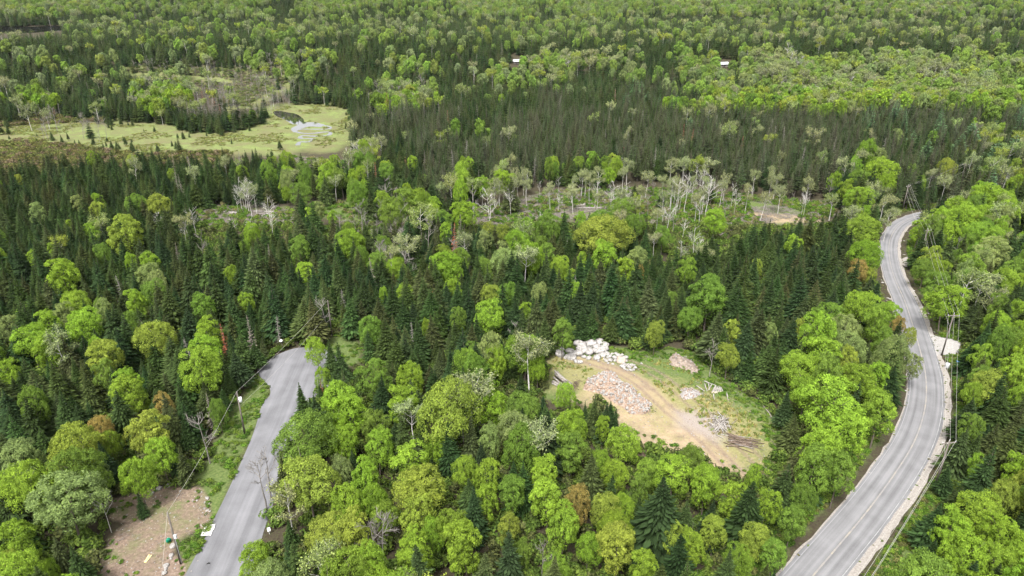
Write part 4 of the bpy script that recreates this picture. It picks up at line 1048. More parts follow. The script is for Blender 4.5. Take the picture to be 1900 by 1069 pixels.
nlabel = {}
for kind, (near, farp, nm, cat, grp) in KINDS.items():
    T = [t for t in trees if t['kind'] == kind]
    if not T: continue
    for t in T:
        t['u'], t['v'], t['d'] = (float(a) for a in project(t['x'], t['y'], t['z'] + 7 * t['sh']))
        if kind == 'deadcon' and t['tint'][0] > t['tint'][1] * 2: t['pi'] = 2 + t['pi'] % 2
        elif kind == 'deadcon' and random.random() < .5: t['pi'] = 2 + t['pi'] % 2; t['tint'] = (.13, .115, .10)
    inview = [t for t in T if -20 < t['u'] < 1920 and -20 < t['v'] < 1120]
    inview.sort(key=lambda t: (not t['hand'], t['d'] / max(t['sw'], .4)))
    ind = inview[:300]; ids = {id(t) for t in ind}
    rest = [t for t in T if id(t) not in ids]
    base = {}
    cls = {}
    for t in ind:
        size = 'large' if t['sh'] * near[0].H > 12 else ('small' if t['sh'] * near[0].H < 8.5 else 'medium')
        t['zone'] = zone(t['u'], t['v'])
        if kind == 'broad': key = '%s %s broadleaf %s' % (size, CNAME[t['cn']], t['zone'])
        elif kind == 'birch': key = '%s thin-leaved birch %s' % (size, t['zone'])
        elif kind == 'spruce': key = '%s dark spruce %s' % (size, t['zone'])
        elif kind == 'slender': key = 'slender dull olive spruce %s' % t['zone']
        elif kind == 'pine': key = '%s blue-green pine %s' % (size, t['zone'])
        elif kind == 'deadcon': key = ('rust-red dead conifer %s' if t['tint'][0] > t['tint'][1] * 2 else 'dead grey conifer %s') % t['zone']
        elif kind == 'bare': key = 'leafless grey forked tree %s' % t['zone']
        else: key = 'leafless white birch stem %s' % t['zone']
        cls.setdefault(key, []).append(t)
    for key, lst in cls.items():
        def dist(t):
            b = min(MARKS, key=lambda m: (m[0] - t['u']) ** 2 + (1.3 * (m[1] - t['v'])) ** 2); return (b[0] - t['u']) ** 2 + (b[1] - t['v']) ** 2
        lst.sort(key=dist)
        for i, t in enumerate(lst):
            t['label'] = key if len(lst) == 1 else key + (', nearest to it' if i == 0 else ', %s nearest' % ordn(i))
    for t in ind:
        pr = near[t['pi'] % len(near)]
        pk = (kind, t['pi'] % len(near))
        if pk not in base:
            e = bpy.data.objects.new(nm, None); e.empty_display_size = .5
            a = bpy.data.objects.new('trunk', pr.trunk); b = bpy.data.objects.new(pr.crown_name, pr.crown)
            base[pk] = (e, a, b); src = None
        else:
            src = base[pk]; e, a, b = src[0].copy(), src[1].copy(), src[2].copy()
        for o in (e, a, b): COL.objects.link(o)
        a.parent = e; b.parent = e
        e.location = (t['x'], t['y'], t['z'] - .05)
        e.rotation_euler = (random.gauss(0, .03), random.gauss(0, .03), t['rot'])
        ax_ = random.uniform(.88, 1.14); e.scale = (t['sw'] * ax_, t['sw'] / ax_, t['sh'])
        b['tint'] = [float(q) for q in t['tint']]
        e['label'] = t['label']; e['category'] = cat; e['group'] = t.get('group', grp)
    # the rest of the kind, beyond the 300 that show largest
    if rest:
        nn = [t for t in rest]
        allp = [p.whole for p in near] + ([p.whole for p in farp] if farp is not near else [])
        idx = [(t['pi'] % len(near)) if (t['d'] < 330 or farp is near) else len(near) + t['pi'] % len(farp) for t in nn]
        stuff({'spruce_tree': 'spruce_forest', 'slender_spruce_tree': 'slender_spruce_forest', 'broadleaf_tree': 'broadleaf_forest', 'birch_tree': 'birch_forest', 'pine_tree': 'pine_forest', 'dead_conifer': 'dead_conifer_stand', 'bare_tree': 'bare_tree_stand', 'bare_birch': 'bare_birch_stand'}[nm],
              {'spruce': 'dark spruces filling the forest out to the far hills', 'slender': 'dull olive slender spruces massed across the middle distance', 'broad': 'green broadleaf crowns scattered through the distant forest',
               'birch': 'pale thin-leaved birches with white stems massed in the distant woods', 'pine': 'blue-green pines scattered in the far woods at right', 'deadcon': 'grey dead conifers scattered through the distant forest',
               'bare': 'leafless grey trees at the edges of the distant marsh', 'barebirch': 'leafless white birch stems in the distant woods'}[kind], cat,
              allp, [(t['x'], t['y'], t['z'] - .05) for t in nn], [(random.gauss(0, .035), random.gauss(0, .035), t['rot']) for t in nn],
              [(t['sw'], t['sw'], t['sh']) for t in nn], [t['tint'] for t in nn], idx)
    print(kind, len(T), 'individual', len(ind))
# ======================= SMALL THINGS

from mathutils import Matrix
def in_world(polys_px, density, seed=1):
    rg = np.random.default_rng(seed); out = []
    for P in polys_px:
        gp = ground_poly(P); xs = [p[0] for p in gp]; ys = [p[1] for p in gp]
        n = int((max(xs) - min(xs)) * (max(ys) - min(ys)) * density)
        q = rg.uniform((min(xs), min(ys)), (max(xs), max(ys)), (n, 2))
        out.append(q[in_poly(q[:, 0], q[:, 1], gp)])
    return np.concatenate(out)
road_only = ground_poly(LANE_PX)
drive_w = ground_poly(DRIVE_PX)
def off_road(q):
    keep = (line_d(q[:, 0], q[:, 1], road_c) > 6.6) & ~in_poly(q[:, 0], q[:, 1], road_only) & ~in_poly(q[:, 0], q[:, 1], drive_w)
    return q[keep]
def nz_at(q, f, o=0): return np.array([mnoise.noise(Vector((a * f, b * f, o))) for a, b in q])

# ---- low plants, brush, grass tufts
SH = [shrub(200 + i, .9, 1.0, 170).mesh('shrub_%d' % i, [M_LEAF]) for i in range(4)]
def tuft(seed, n=34, h=.35):
    r_ = random.Random(seed); g = Geo()
    for k in range(n):
        a = r_.uniform(0, 6.28); rr = r_.uniform(0, .45); c = Vector((math.cos(a) * rr, math.sin(a) * rr, 0)); d = Vector((r_.uniform(-.3, .3), r_.uniform(-.3, .3), 1)) * h * r_.uniform(.5, 1.2)
        s_ = Vector((math.cos(a + 1.5), math.sin(a + 1.5), 0)) * .05
        g.add([c - s_, c + s_, c + d + s_ * .3, c + d - s_ * .3], [(0, 1, 2, 3)], 0, r_.random())
    return g
TU = [tuft(220 + i).mesh('tuft_%d' % i, [M_LEAF]) for i in range(3)]
def scatter(name, label, cat, meshes, q, smin, smax, tints, seed, zs=1.0):
    rg = np.random.default_rng(seed); n = len(q)
    if not n: return
    sc_ = rg.uniform(smin, smax, n); z = height(q[:, 0], q[:, 1])
    T_ = np.array(tints)[rg.integers(0, len(tints), n)] * rg.uniform(.75, 1.25, (n, 1))
    stuff(name, label, cat, meshes, np.stack([q[:, 0], q[:, 1], z], 1), np.stack([np.zeros(n), np.zeros(n), rg.uniform(0, 6.28, n)], 1), np.stack([sc_, sc_, sc_ * zs * rg.uniform(.7, 1.2, n)], 1), T_, rg.integers(0, len(meshes), n))
GREENS = [(.075, .145, .024), (.055, .11, .022), (.10, .155, .03), (.08, .12, .035)]
q = off_road(in_world([VERGE_PX, PATCH_PX], 1.3, 3)); 
earth_w = ground_poly(YARD_PX)
q = q[~in_poly(q[:, 0], q[:, 1], earth_w)]; q = q[nz_at(q, .18) > -.28]
scatter('undergrowth', 'fresh green low plants covering the verge left of the grey lane', 'low plants', SH, q, .45, 1.0, GREENS, 4, .6)
# roadside bushes along the main road
pts_ = []
rg_ = np.random.default_rng(5)
for (x, y) in road_c[::1]:
    pts_ += [(x + rg_.uniform(-19, 19), y + rg_.uniform(-10, 10)) for _ in range(200)]
q = np.array(pts_); q = q[~in_poly(q[:, 0], q[:, 1], drive_w)]; dd = line_d(q[:, 0], q[:, 1], road_c); q = q[(dd > 5.0) & (dd < 17) & (nz_at(q, .15, 6) > -.42)]
u_, v_, _ = project(q[:, 0], q[:, 1], 0 * q[:, 0]); q = q[(u_ < 1990) & (v_ < 1200)]
scatter('roadside_bushes', 'low green bushes and ferns lining both sides of the curving road', 'bushes', SH, q, .35, 1.1, GREENS + [(.11, .175, .03), (.12, .13, .05)], 6, .75)
# clearing: rank green growth round the edge, thin tufts inside
q = in_world([CLEAR_PX], 1.6, 7); cl = ground_poly(CLEAR_PX); sd_ = poly_sd(q[:, 0], q[:, 1], cl); st = ground_poly([(1015, 655), (1090, 672), (1180, 700), (1250, 705), (1330, 742), (1400, 775), (1440, 850), (1380, 870), (1150, 790), (1060, 735), (1020, 720)])
nolog = ~in_poly(q[:, 0], q[:, 1], ground_poly([(1010, 685), (1080, 685), (1086, 742), (1010, 742)])); q = q[nolog]; sd_ = sd_[nolog]
tall = (sd_ < 4 + 3 * nz_at(q, .15)) & ~in_poly(q[:, 0], q[:, 1], st)
scatter('clearing_edge_growth', 'bright green knee-high growth round the far edge of the boulder clearing', 'low plants', SH, q[tall], .4, .9, GREENS, 8, .6)
sn_ = ground_poly(SAND_PX); q2 = q[~tall]; q2 = q2[~in_poly(q2[:, 0], q2[:, 1], sn_) & (line_d(q2[:, 0], q2[:, 1], tr_w) > 2.4) & (nz_at(q2, .12, 4) > -.15)]
scatter('clearing_grass', 'straw and green grass tufts on the floor of the boulder clearing', 'grass', TU, q2, .6, 1.3, [(.20, .22, .07), (.13, .20, .045), (.28, .25, .11)], 9, .8)
q = in_world([YARD_PX], .5, 41); sy = poly_sd(q[:, 0], q[:, 1], earth_w); q = q[(sy < 1.3) | (nz_at(q, .22, 3) > .22)]
scatter('yard_weeds', 'green weeds creeping in over the edges of the dirt yard', 'weeds', SH, q, .25, .7, GREENS, 42, .6)
q = in_world([YARD_PX], .12, 43)
scatter('yard_debris', 'broken sticks and brush strewn over the dirt yard', 'brush', [brush(250 + i, 7, 1.0).mesh('sticks_%d' % i, [M_LOGG]) for i in range(3)], q, .4, .9, [(.3, .28, .25)], 44)
# cut-over ground
BR = [brush(240 + i).mesh('brush_%d' % i, [M_LOGG]) for i in range(4)]
q = in_world(CUT_PX, .2, 11)
scatter('logging_slash', 'grey brown branches and slash littering the cut-over ground', 'brush', BR, q, .7, 1.7, [(.3, .28, .25)], 12)
q = in_world(CUT_PX + CUTGRASS_PX, .42, 13); q = q[nz_at(q, .05, 2) > -.35]
scatter('cutover_regrowth', 'fresh green bushes growing back on the cut-over ground', 'bushes', SH, q, .6, 1.7, GREENS + [(.12, .12, .06)], 14, .9)
# swamp shrubs
SWAMP_PX = [[(-60, 262), (60, 264), (170, 274), (240, 288), (300, 286), (380, 282), (430, 285), (420, 306), (200, 322), (-60, 326)], [(-60, 225), (60, 215), (200, 205), (200, 225), (60, 232), (-60, 240)]]
q = in_world(SWAMP_PX, .30, 33)
scatter('swamp_shrubs', 'olive brown swamp bushes along the near edge of the bog', 'bushes', SH, q, 1.2, 3.0, [(.085, .085, .035), (.10, .12, .04), (.12, .10, .07), (.075, .09, .035)], 34, .8)
# bog shrubs
q = in_world([BOG_PX], .8, 15); q = q[(nz_at(q, .05, 5) + .5 * nz_at(q, .2, 8) > .08)]
pw = ground_poly(POND_PX); q = q[poly_sd(q[:, 0], q[:, 1], pw) < -1.5]
for b_ in BROOK_PX: q = q[poly_sd(q[:, 0], q[:, 1], ground_poly(b_)) < -1.0]
scatter('bog_shrubs', 'low yellow-green shrubs and sedge over the open bog', 'low plants', SH, q, .4, 1.0, [(.15, .18, .055), (.12, .16, .045), (.17, .18, .07), (.13, .13, .06)], 16, .5)
q = in_world([MARSH_PX, [(360, 150), (450, 160), (470, 200), (400, 190)]], .3, 35)
scatter('marsh_shrubs', 'grey green bushes over the far marsh with dead timber', 'bushes', SH, q, 1.0, 2.6, [(.10, .13, .05), (.13, .14, .075), (.14, .13, .10), (.09, .12, .04)], 36, .7)
q = in_world([MARSH_PX], .018, 37)
scatter('marsh_snags', 'thin grey dead trunks crowding the far marsh', 'dead trees', [p.whole for p in SN + DC[:2]], q, .5, 1.0, [(.3, .28, .25)], 38, 1.0)
# forest understory close to the camera
q = rg_.uniform((-130, 45), (130, 215), (20000, 2)); q = off_road(q)
u_, v_, _ = project(q[:, 0], q[:, 1], 0 * q[:, 0]); uh_, vh_, _ = project(q[:, 0], q[:, 1], 0 * q[:, 0] + 1.8); q = q[~vis_at(u_, v_) & ~vis_at(uh_, vh_) & (line_d(q[:, 0], q[:, 1], road_c) > 8)]
scatter('understory', 'shaded saplings and bushes on the forest floor between the near trees', 'bushes', SH, q, .8, 2.3, [(.06, .10, .024), (.085, .13, .03), (.07, .085, .035)], 17, 1.1)

# ---- rocks
def rock_mesh(seed, mat):
    import bmesh
    r_ = random.Random(seed); bm = bmesh.new(); bmesh.ops.create_icosphere(bm, subdivisions=3, radius=1)
    off = Vector((seed * 3.1, 0, 0)); sx, sy, sz = r_.uniform(.85, 1.2), r_.uniform(.8, 1.1), r_.uniform(.6, .85)
    for v in bm.verts:
        c = v.co.copy()
        n1 = mnoise.noise(c * .9 + off) * .38 + mnoise.noise(c * 2.3 + off) * .12 + mnoise.noise(c * 6 + off) * .035
        c = c * (1 + n1)
        for pl in ((Vector((.6, .3, .74)), .82), (Vector((-.5, .6, .6)), .8), (Vector((.1, -.8, .55)), .84)):
            d = c.dot(pl[0].normalized()) - pl[1]
            if d > 0: c -= pl[0].normalized() * d * .8
        v.co = Vector((c.x * sx, c.y * sy, c.z * sz))
    m = bpy.data.meshes.new('rock'); bm.to_mesh(m); bm.free(); m.materials.append(mat)
    m.polygons.foreach_set('use_smooth', [True] * len(m.polygons)); return m
RK = [rock_mesh(i + 1, M_ROCK) for i in range(7)]; RT = [rock_mesh(i + 20, M_ROCKTAN) for i in range(2)]
def rock(u, v, r_px, label, group, tan=False, lift=.35, up=0.0):
    x, y, z = at(u, v, .3); d = y * CP + CAM_H * SP; r_ = r_px * d / FPX
    o = link('boulder', random.choice(RT if tan else RK), None, (x, y, z + r_ * lift + up), (random.uniform(-.3, .3), random.uniform(-.3, .3), random.uniform(0, 6.28)))
    o.scale = (r_, r_, r_); tag(o, label, 'boulder', group); return o
PILE = [(343, 92, 20), (298, 120, 30), (395, 125, 36), (465, 112, 32), (505, 135, 26), (157, 190, 32), (172, 155, 18), (240, 170, 25), (330, 150, 40), (290, 190, 28), (330, 180, 25), (380, 180, 30), (245, 215, 28),
        (205, 215, 15), (258, 222, 20), (283, 245, 16), (312, 248, 18), (343, 208, 15), (378, 220, 18), (443, 217, 24), (440, 150, 28), (490, 160, 30), (480, 200, 20), (515, 190, 18), (515, 240, 12), (545, 235, 16), (540, 205, 15), (580, 215, 18),
        (585, 235, 12), (610, 200, 16), (635, 195, 12), (660, 215, 18), (620, 240, 28), (665, 240, 12), (640, 215, 12), (565, 262, 8), (500, 225, 10), (640, 285, 18), (665, 275, 14), (690, 290, 16), (710, 275, 16), (735, 290, 12), (700, 310, 12),
        (675, 310, 10), (720, 305, 10), (655, 300, 10), (560, 190, 14), (590, 185, 12), (460, 175, 24), (420, 175, 22), (525, 215, 12), (600, 220, 12), (650, 262, 12), (685, 270, 11), (728, 272, 9), (180, 140, 12), (455, 240, 9), (530, 255, 8), (310, 165, 24), (355, 165, 22)]
for i, (a, b, r_) in enumerate(PILE):
    tan = (a, b) in ((343, 92), (620, 240))
    lab = 'round tan boulder standing topmost at the back of the white boulder pile' if b == 92 else 'large tan boulder among small white rocks at right of the boulder pile' if tan else \
          'largest white boulder at the left foot of the boulder pile' if (a, b) == (157, 190) else ('big white boulder heaped in the pile at the back of the clearing' if r_ > 21 else 'small white rock in the tail of the boulder pile' if a > 500 else 'fist of white rock fitted between the big boulders of the pile')
    if lab.startswith('fist'): lab = 'smaller pale rock lying at the foot of the big white boulders'
    rock(1000 + a / 4.11, 610 + b / 4.11, r_ / 4.11 * 1.22, lab, 'rocks of the boulder pile' if not ('topmost' in lab or 'large tan' in lab or 'largest' in lab) else 'notable rocks of the boulder pile', tan, .35, .3 if (b < 190 and r_ > 20 and 270 < a < 520) else 0)
for a, b, r_, lab in ((782, 258, 9, 'single white rock lying on the grass right of the boulder pile'), (390, 270, 6, 'small rock on the bare ground in front of the boulder pile'), (1000, 265, 7, 'white rock at the left foot of the brown earth mound'), (1040, 240, 6, 'small white rock on the brown earth mound'), (585, 140, 6, 'lone rock in the grass behind the boulder pile'), (730, 345, 5, 'small rock beside the dirt track through the clearing')):
    rock(1000 + a / 4.11, 610 + b / 4.11, r_ / 4.11 * 1.1, lab, 'stray rocks in the clearing')
for k, (a, b, r_, lab) in enumerate([(585, 230, 26, 'white boulder with dark hollow at the back edge of the dirt yard'), (675, 200, 29, 'long pale boulder behind the dirt yard, right of its neighbour'), (517, 277, 18, 'white boulder leftmost at the back edge of the dirt yard'),
        (1045, 320, 16, 'white boulder at the right rim of the dirt yard, farther one'), (1055, 362, 16, 'white boulder at the right rim of the dirt yard, nearer one'), (1020, 355, 9, None), (945, 340, 10, None), (1015, 415, 10, None), (1050, 432, 13, None), (1068, 442, 9, None),
        (720, 770, 27, 'angular white boulder standing against the utility pole in the yard'), (703, 860, 20, 'round white boulder below the angular one near the yard pole'), (700, 890, 15, 'smaller white boulder touching the round one near the yard pole'), (655, 960, 23, 'white boulder topmost of three in the row at the yard front'),
        (650, 993, 19, 'white boulder in the middle of the row of three at the yard front'), (637, 1030, 26, 'biggest white boulder lowest of the row at the yard front'), (990, 260, 9, None), (785, 250, 8, None), (930, 255, 7, None), (905, 345, 6, None), (970, 410, 6, None), (985, 430, 6, None), (1000, 455, 6, None), (1035, 440, 8, None), (1028, 410, 7, None), (590, 975, 8, None), (735, 980, 7, None), (890, 1010, 8, None), (950, 910, 7, None)]):
    rock(180 + a / 5.114, 860 + b / 5.114, r_ / 5.114 * 1.05, lab or 'small pale stone scattered over the dirt yard', 'boulders round the dirt yard' if lab else 'small stones of the dirt yard')

# ---- heaps
def heap(name, poly, hmax, mat, label, cat, step=.35, nz_=.35, k=1.6):
    gp = ground_poly(poly); xs = [p[0] for p in gp]; ys = [p[1] for p in gp]
    X = np.arange(min(xs) - .5, max(xs) + .5, step); Y = np.arange(min(ys) - .5, max(ys) + .5, step)
    A, B = np.meshgrid(X, Y); sd_ = poly_sd(A.ravel(), B.ravel(), gp)
    hn = np.array([mnoise.noise(Vector((a * .45, b * .45, 2))) + .5 * mnoise.noise(Vector((a * 1.4, b * 1.4, 5))) for a, b in zip(A.ravel(), B.ravel())])
    h_ = np.where(sd_ > 0, hmax * (1 - np.exp(-sd_ / k)) * (1 + nz_ * 1.6 * hn), sd_ * .4)
    nx = len(X); fs = []; ok = sd_ > -step * 1.5
    for j in range(len(Y) - 1):
        for i in range(nx - 1):
            q_ = (j * nx + i, j * nx + i + 1, (j + 1) * nx + i + 1, (j + 1) * nx + i)
            if all(ok[t_] for t_ in q_): fs.append(q_)
    m = new_mesh(name, np.stack([A.ravel(), B.ravel(), h_ - .02 + height(A.ravel(), B.ravel())], 1).tolist(), fs)
    m.materials.append(mat); m.polygons.foreach_set('use_smooth', [True] * len(m.polygons))
    import bmesh
    bm = bmesh.new(); bm.from_mesh(m); bmesh.ops.delete(bm, geom=[v for v in bm.verts if not v.link_faces], context='VERTS'); bm.to_mesh(m); bm.free()
    o = link(name, m); tag(o, label, cat)
    return gp, (A.ravel(), B.ravel(), h_, sd_)
C4 = lambda pts: [(1000 + a / 4.11, 610 + b / 4.11) for a, b in pts]
M_RUB = noise_mat('pinkish_crushed_rock', [(.12, .085, .062), (.22, .16, .12), (.32, .26, .22)], 1.6, bump=.6)
M_SOIL = noise_mat('brown_stony_soil', [(.08, .065, .05), (.17, .135, .11), (.28, .23, .19)], 1.8, bump=.6)
M_SHRED = noise_mat('grey_wood_chips', [(.11, .10, .092), (.23, .21, .20), (.33, .31, .30)], 2.5, bump=.6)
RS = [rock_mesh(40 + i, M_ROCK) for i in range(3)] + [rock_mesh(50 + i, noise_mat('pink_rock', [(.15, .105, .078), (.30, .22, .17)], 1.5)) for i in range(2)]
for nm, poly, hm, mt, lab, ns, smx in (('rubble_heap', C4([(335, 465), (365, 390), (450, 350), (530, 330), (590, 350), (620, 410), (700, 440), (760, 500), (840, 560), (870, 600), (810, 650), (700, 655), (640, 600), (560, 560), (480, 500), (400, 480)]), 1.5, M_RUB, 'long pinkish heap of crushed rock in the middle of the clearing', 900, .42),
        ('soil_heap', C4([(985, 225), (1040, 182), (1100, 215), (1190, 258), (1230, 330), (1175, 348), (1100, 305), (1010, 280)]), 1.6, M_SOIL, 'brown soil mound at the back right of the clearing', 60, .25),
        ('wood_chip_heap', C4([(1070, 510), (1090, 455), (1150, 450), (1215, 470), (1245, 505), (1180, 530), (1110, 545)]), .8, M_SHRED, 'small pale grey heap of chipped wood on the clearing grass', 110, .25)):
    gp, (A_, B_, h_, sd_) = heap(nm, poly, hm, mt, lab, 'heap')
    ok = np.nonzero(sd_ > .1)[0]; pick = np.random.default_rng(9).choice(ok, ns)
    rg = np.random.default_rng(10); n = ns
    sc_ = rg.uniform(.1, smx, n) * rg.uniform(.5, 1, n)
    stuff({'rubble_heap': 'crushed_rock', 'soil_heap': 'mound_stones', 'wood_chip_heap': 'wood_chunks'}[nm], {'rubble_heap': 'broken white and pink stones covering the long rubble heap', 'soil_heap': 'small stones strewn over the brown soil mound', 'wood_chip_heap': 'pale chunks lying over the small grey chip heap'}[nm], 'stones',
          RS, np.stack([A_[pick] + rg.uniform(-.3, .3, n), B_[pick] + rg.uniform(-.3, .3, n), h_[pick] + height(A_[pick], B_[pick]) + .03], 1), rg.uniform(0, 6.28, (n, 3)), np.stack([sc_, sc_, sc_], 1), np.ones((n, 3)), rg.integers(0, 5, n))
q = in_world([SAND_PX, CHIP_PX, YARD_PX, YARD_PX, ROTTEN_PX], .55, 21)
scatter('pebbles', 'small loose stones scattered over the bare earth', 'stones', RS, q, .04, .14, [(1, 1, 1)], 22)
ribs_ = spline(road_c[::6], 2)
# ---- logs
def log_mesh(seed, mat, taper=.75):
    r_ = random.Random(seed); g = Geo(); n = 6; ps = [(i / n - .5, r_.uniform(-.012, .012), r_.uniform(-.008, .008)) for i in range(n + 1)]
    g.tube(ps, [1 * (1 - (1 - taper) * i / n) for i in range(n + 1)], 8)
    m = g.mesh('log', [mat]); return m
def log_thing(p, q, r_, mats, label, group, name='log'):
    """log between two world points"""
    p, q = Vector(p), Vector(q); d = q - p; L_ = d.length
    r0 = random.Random(int(p.x * 100) ^ int(q.y * 100)); g = Geo(); n = 5
    off = [Vector((r0.uniform(-.02, .02) * L_ * .6, r0.uniform(-.02, .02) * L_ * .6, r0.uniform(0, .01) * L_)) for i in range(n + 1)]
    g.tube([d * (i / n - .5) + off[i] for i in range(n + 1)], [r_ * (1 - .35 * i / n) for i in range(n + 1)], 7)
    m = g.mesh('log', [mats[0]]); m.materials.append(mats[1])
    for f in list(m.polygons)[-2:]: f.material_index = 1
    for f in list(m.polygons)[:-2]: f.use_smooth = True
    o = link(name, m, None, (p + q) / 2); tag(o, label, 'log', group); return o
M_END = noise_mat('sawn_log_end', [(.50, .40, .29), (.66, .56, .44)], 6)
def gl(a, b, lift=0.0):
    x, y, z = at(1000 + a / 4.11, 610 + b / 4.11); return Vector((x, y, z + lift))
rl = random.Random(77)
for k in range(18):                                       # pile at the left of the clearing
    t = k / 17; a = gl(95 + 45 * t + rl.uniform(-6, 6), 425 - 90 * t + rl.uniform(-5, 5), .2 + 1.2 * math.sin(t * 3.1) * rl.random()); b = gl(215 + 60 * t * .6 + rl.uniform(-10, 10), 480 - 50 * t + rl.uniform(-6, 6), .2 + 1.2 * math.sin(t * 3.1) * rl.random())
    log_thing(a, b, rl.uniform(.12, .2), [M_LOGG if k % 3 else M_LOGW, M_END], 'long grey log in the pile at the left end of the clearing', 'logs piled at the left of the clearing')
for k in range(9):                                        # white logs
    s_ = k * 10; a = gl(1318 + s_ + rl.uniform(-3, 3), 492 + rl.uniform(-5, 3), .14 + .16 * (k % 2)); b = gl(1345 + s_ * .62 + rl.uniform(-3, 3), 440 + s_ * .22 + rl.uniform(-3, 3), .14 + .16 * (k % 2))
    log_thing(a, b, .15, [M_LOGW, M_END], 'short white log in the tidy stack at the right of the clearing', 'short white logs stacked at the right of the clearing')
for k, (p_, q_) in enumerate((((1257, 408), (1352, 440)), ((1262, 430), (1282, 484)), ((1290, 425), (1300, 470)), ((1200, 445), (1262, 480)), ((1320, 430), (1290, 475)), ((1430, 500), (1440, 545)), ((1330, 505), (1335, 545)))):
    log_thing(gl(*p_, .3), gl(*q_, .14), .12, [M_LOGW, M_END], ['longest white log lying across the back of the white log stack', 'upright-looking white log at the left end of the white stack', 'second white log from the left end of the white stack', 'thin white pole trailing left from the white stack', 'white log leaning left inside the white stack', 'thin white log lying loose right of the white stack', 'thin white log lying loose below the white stack'][k], 'loose white logs beside the stack')
for k in range(60):                                       # jumble
    cx_, cy_ = rl.gauss(1385, 32), rl.gauss(738, 36)
    if not (1300 < cx_ < 1470): continue
    an = rl.choice([rl.gauss(.7, .4), rl.gauss(2.3, .5)]); ln = rl.uniform(18, 55); zz = max(0, .95 - abs(cx_ - 1390) / 90 - abs(cy_ - 740) / 130) * rl.uniform(.3, 1.2)
    log_thing(gl(cx_ - math.cos(an) * ln, cy_ - math.sin(an) * ln * .8, .1 + zz), gl(cx_ + math.cos(an) * ln, cy_ + math.sin(an) * ln * .8, .1 + zz * rl.uniform(.5, 1)), rl.uniform(.06, .13), [M_LOGW if rl.random() < .75 else M_LOGG, M_END], 'bleached log in the jumbled heap at the lower right of the clearing', 'bleached logs in the jumbled heap')
for k in range(34):                                       # dark long poles
    t = k / 33; cx_, cy_ = 1560 + rl.gauss(0, 28), 872 + rl.gauss(0, 20); ln = rl.uniform(60, 125); an = rl.gauss(.22, .14)
    zz = rl.uniform(0, .7) * max(0, 1 - abs(cy_ - 872) / 50)
    log_thing(gl(cx_ - math.cos(an) * ln, cy_ - math.sin(an) * ln, .1 + zz), gl(cx_ + math.cos(an) * ln, cy_ + math.sin(an) * ln, .1 + zz), rl.uniform(.06, .12), [M_LOGD if rl.random() < .82 else M_LOGG, M_END], 'long dark pole in the brushwood pile at the lower right of the clearing', 'dark poles of the brushwood pile')
log_thing(gl(1658, 520, .15), gl(1817, 745, .15), .13, [M_LOGG, M_END], 'long thin trunk lying alone in grass at the right of the clearing', 'lone logs')
log_thing(gl(80, 125, .3), gl(150, 150, .25), .16, [M_LOGW, M_END], 'bleached log poking out left of the white boulder pile', 'lone logs')
log_thing(gl(1470, 735, .3), gl(1510, 705, .5), .06, [M_LOGG, M_END], 'thin branch sticking out right of the jumbled log heap', 'lone logs')
bh = Geo()
for k in range(150):                                      # dark root and branch tangle at the log ends
    t = rl.random(); c_ = gl(150 + 150 * t, 500 - 95 * t * t - 20 * math.sin(t * 3.14) * -1, .1 + rl.uniform(0, .7)); d = Vector((rl.gauss(0, 1), rl.gauss(0, 1), rl.gauss(0, .5))).normalized() * rl.uniform(.3, .8)
    c_ += Vector((rl.gauss(0, .35), rl.gauss(0, .35), 0)); bh.tube([c_ - d, c_ + d], [.04, .015], 4)
tag(link('brush_heap', bh.mesh('brush_heap', [M_LOGD])), 'dark curved tangle of branches at the right end of the left log pile', 'brush heap')
rl2 = random.Random(5)
for k in range(40):                                       # logs lying on the cut-over
    P_ = rl2.choice([(880, 1330, 362, 412), (1000, 1300, 355, 400), (400, 540, 388, 415)])
    u, v = rl2.uniform(P_[0], P_[1]), rl2.uniform(P_[2], P_[3]); x, y, z = at(u, v); an = rl2.gauss(.2, .5); ln = rl2.uniform(2, 5)
    log_thing((x - math.cos(an) * ln, y - math.sin(an) * ln, .25), (x + math.cos(an) * ln, y + math.sin(an) * ln, .3), rl2.uniform(.12, .22), [M_LOGW if rl2.random() < .6 else M_LOGG, M_END], 'pale felled trunk lying on the brown cut-over ground', 'felled trunks on the cut-over')

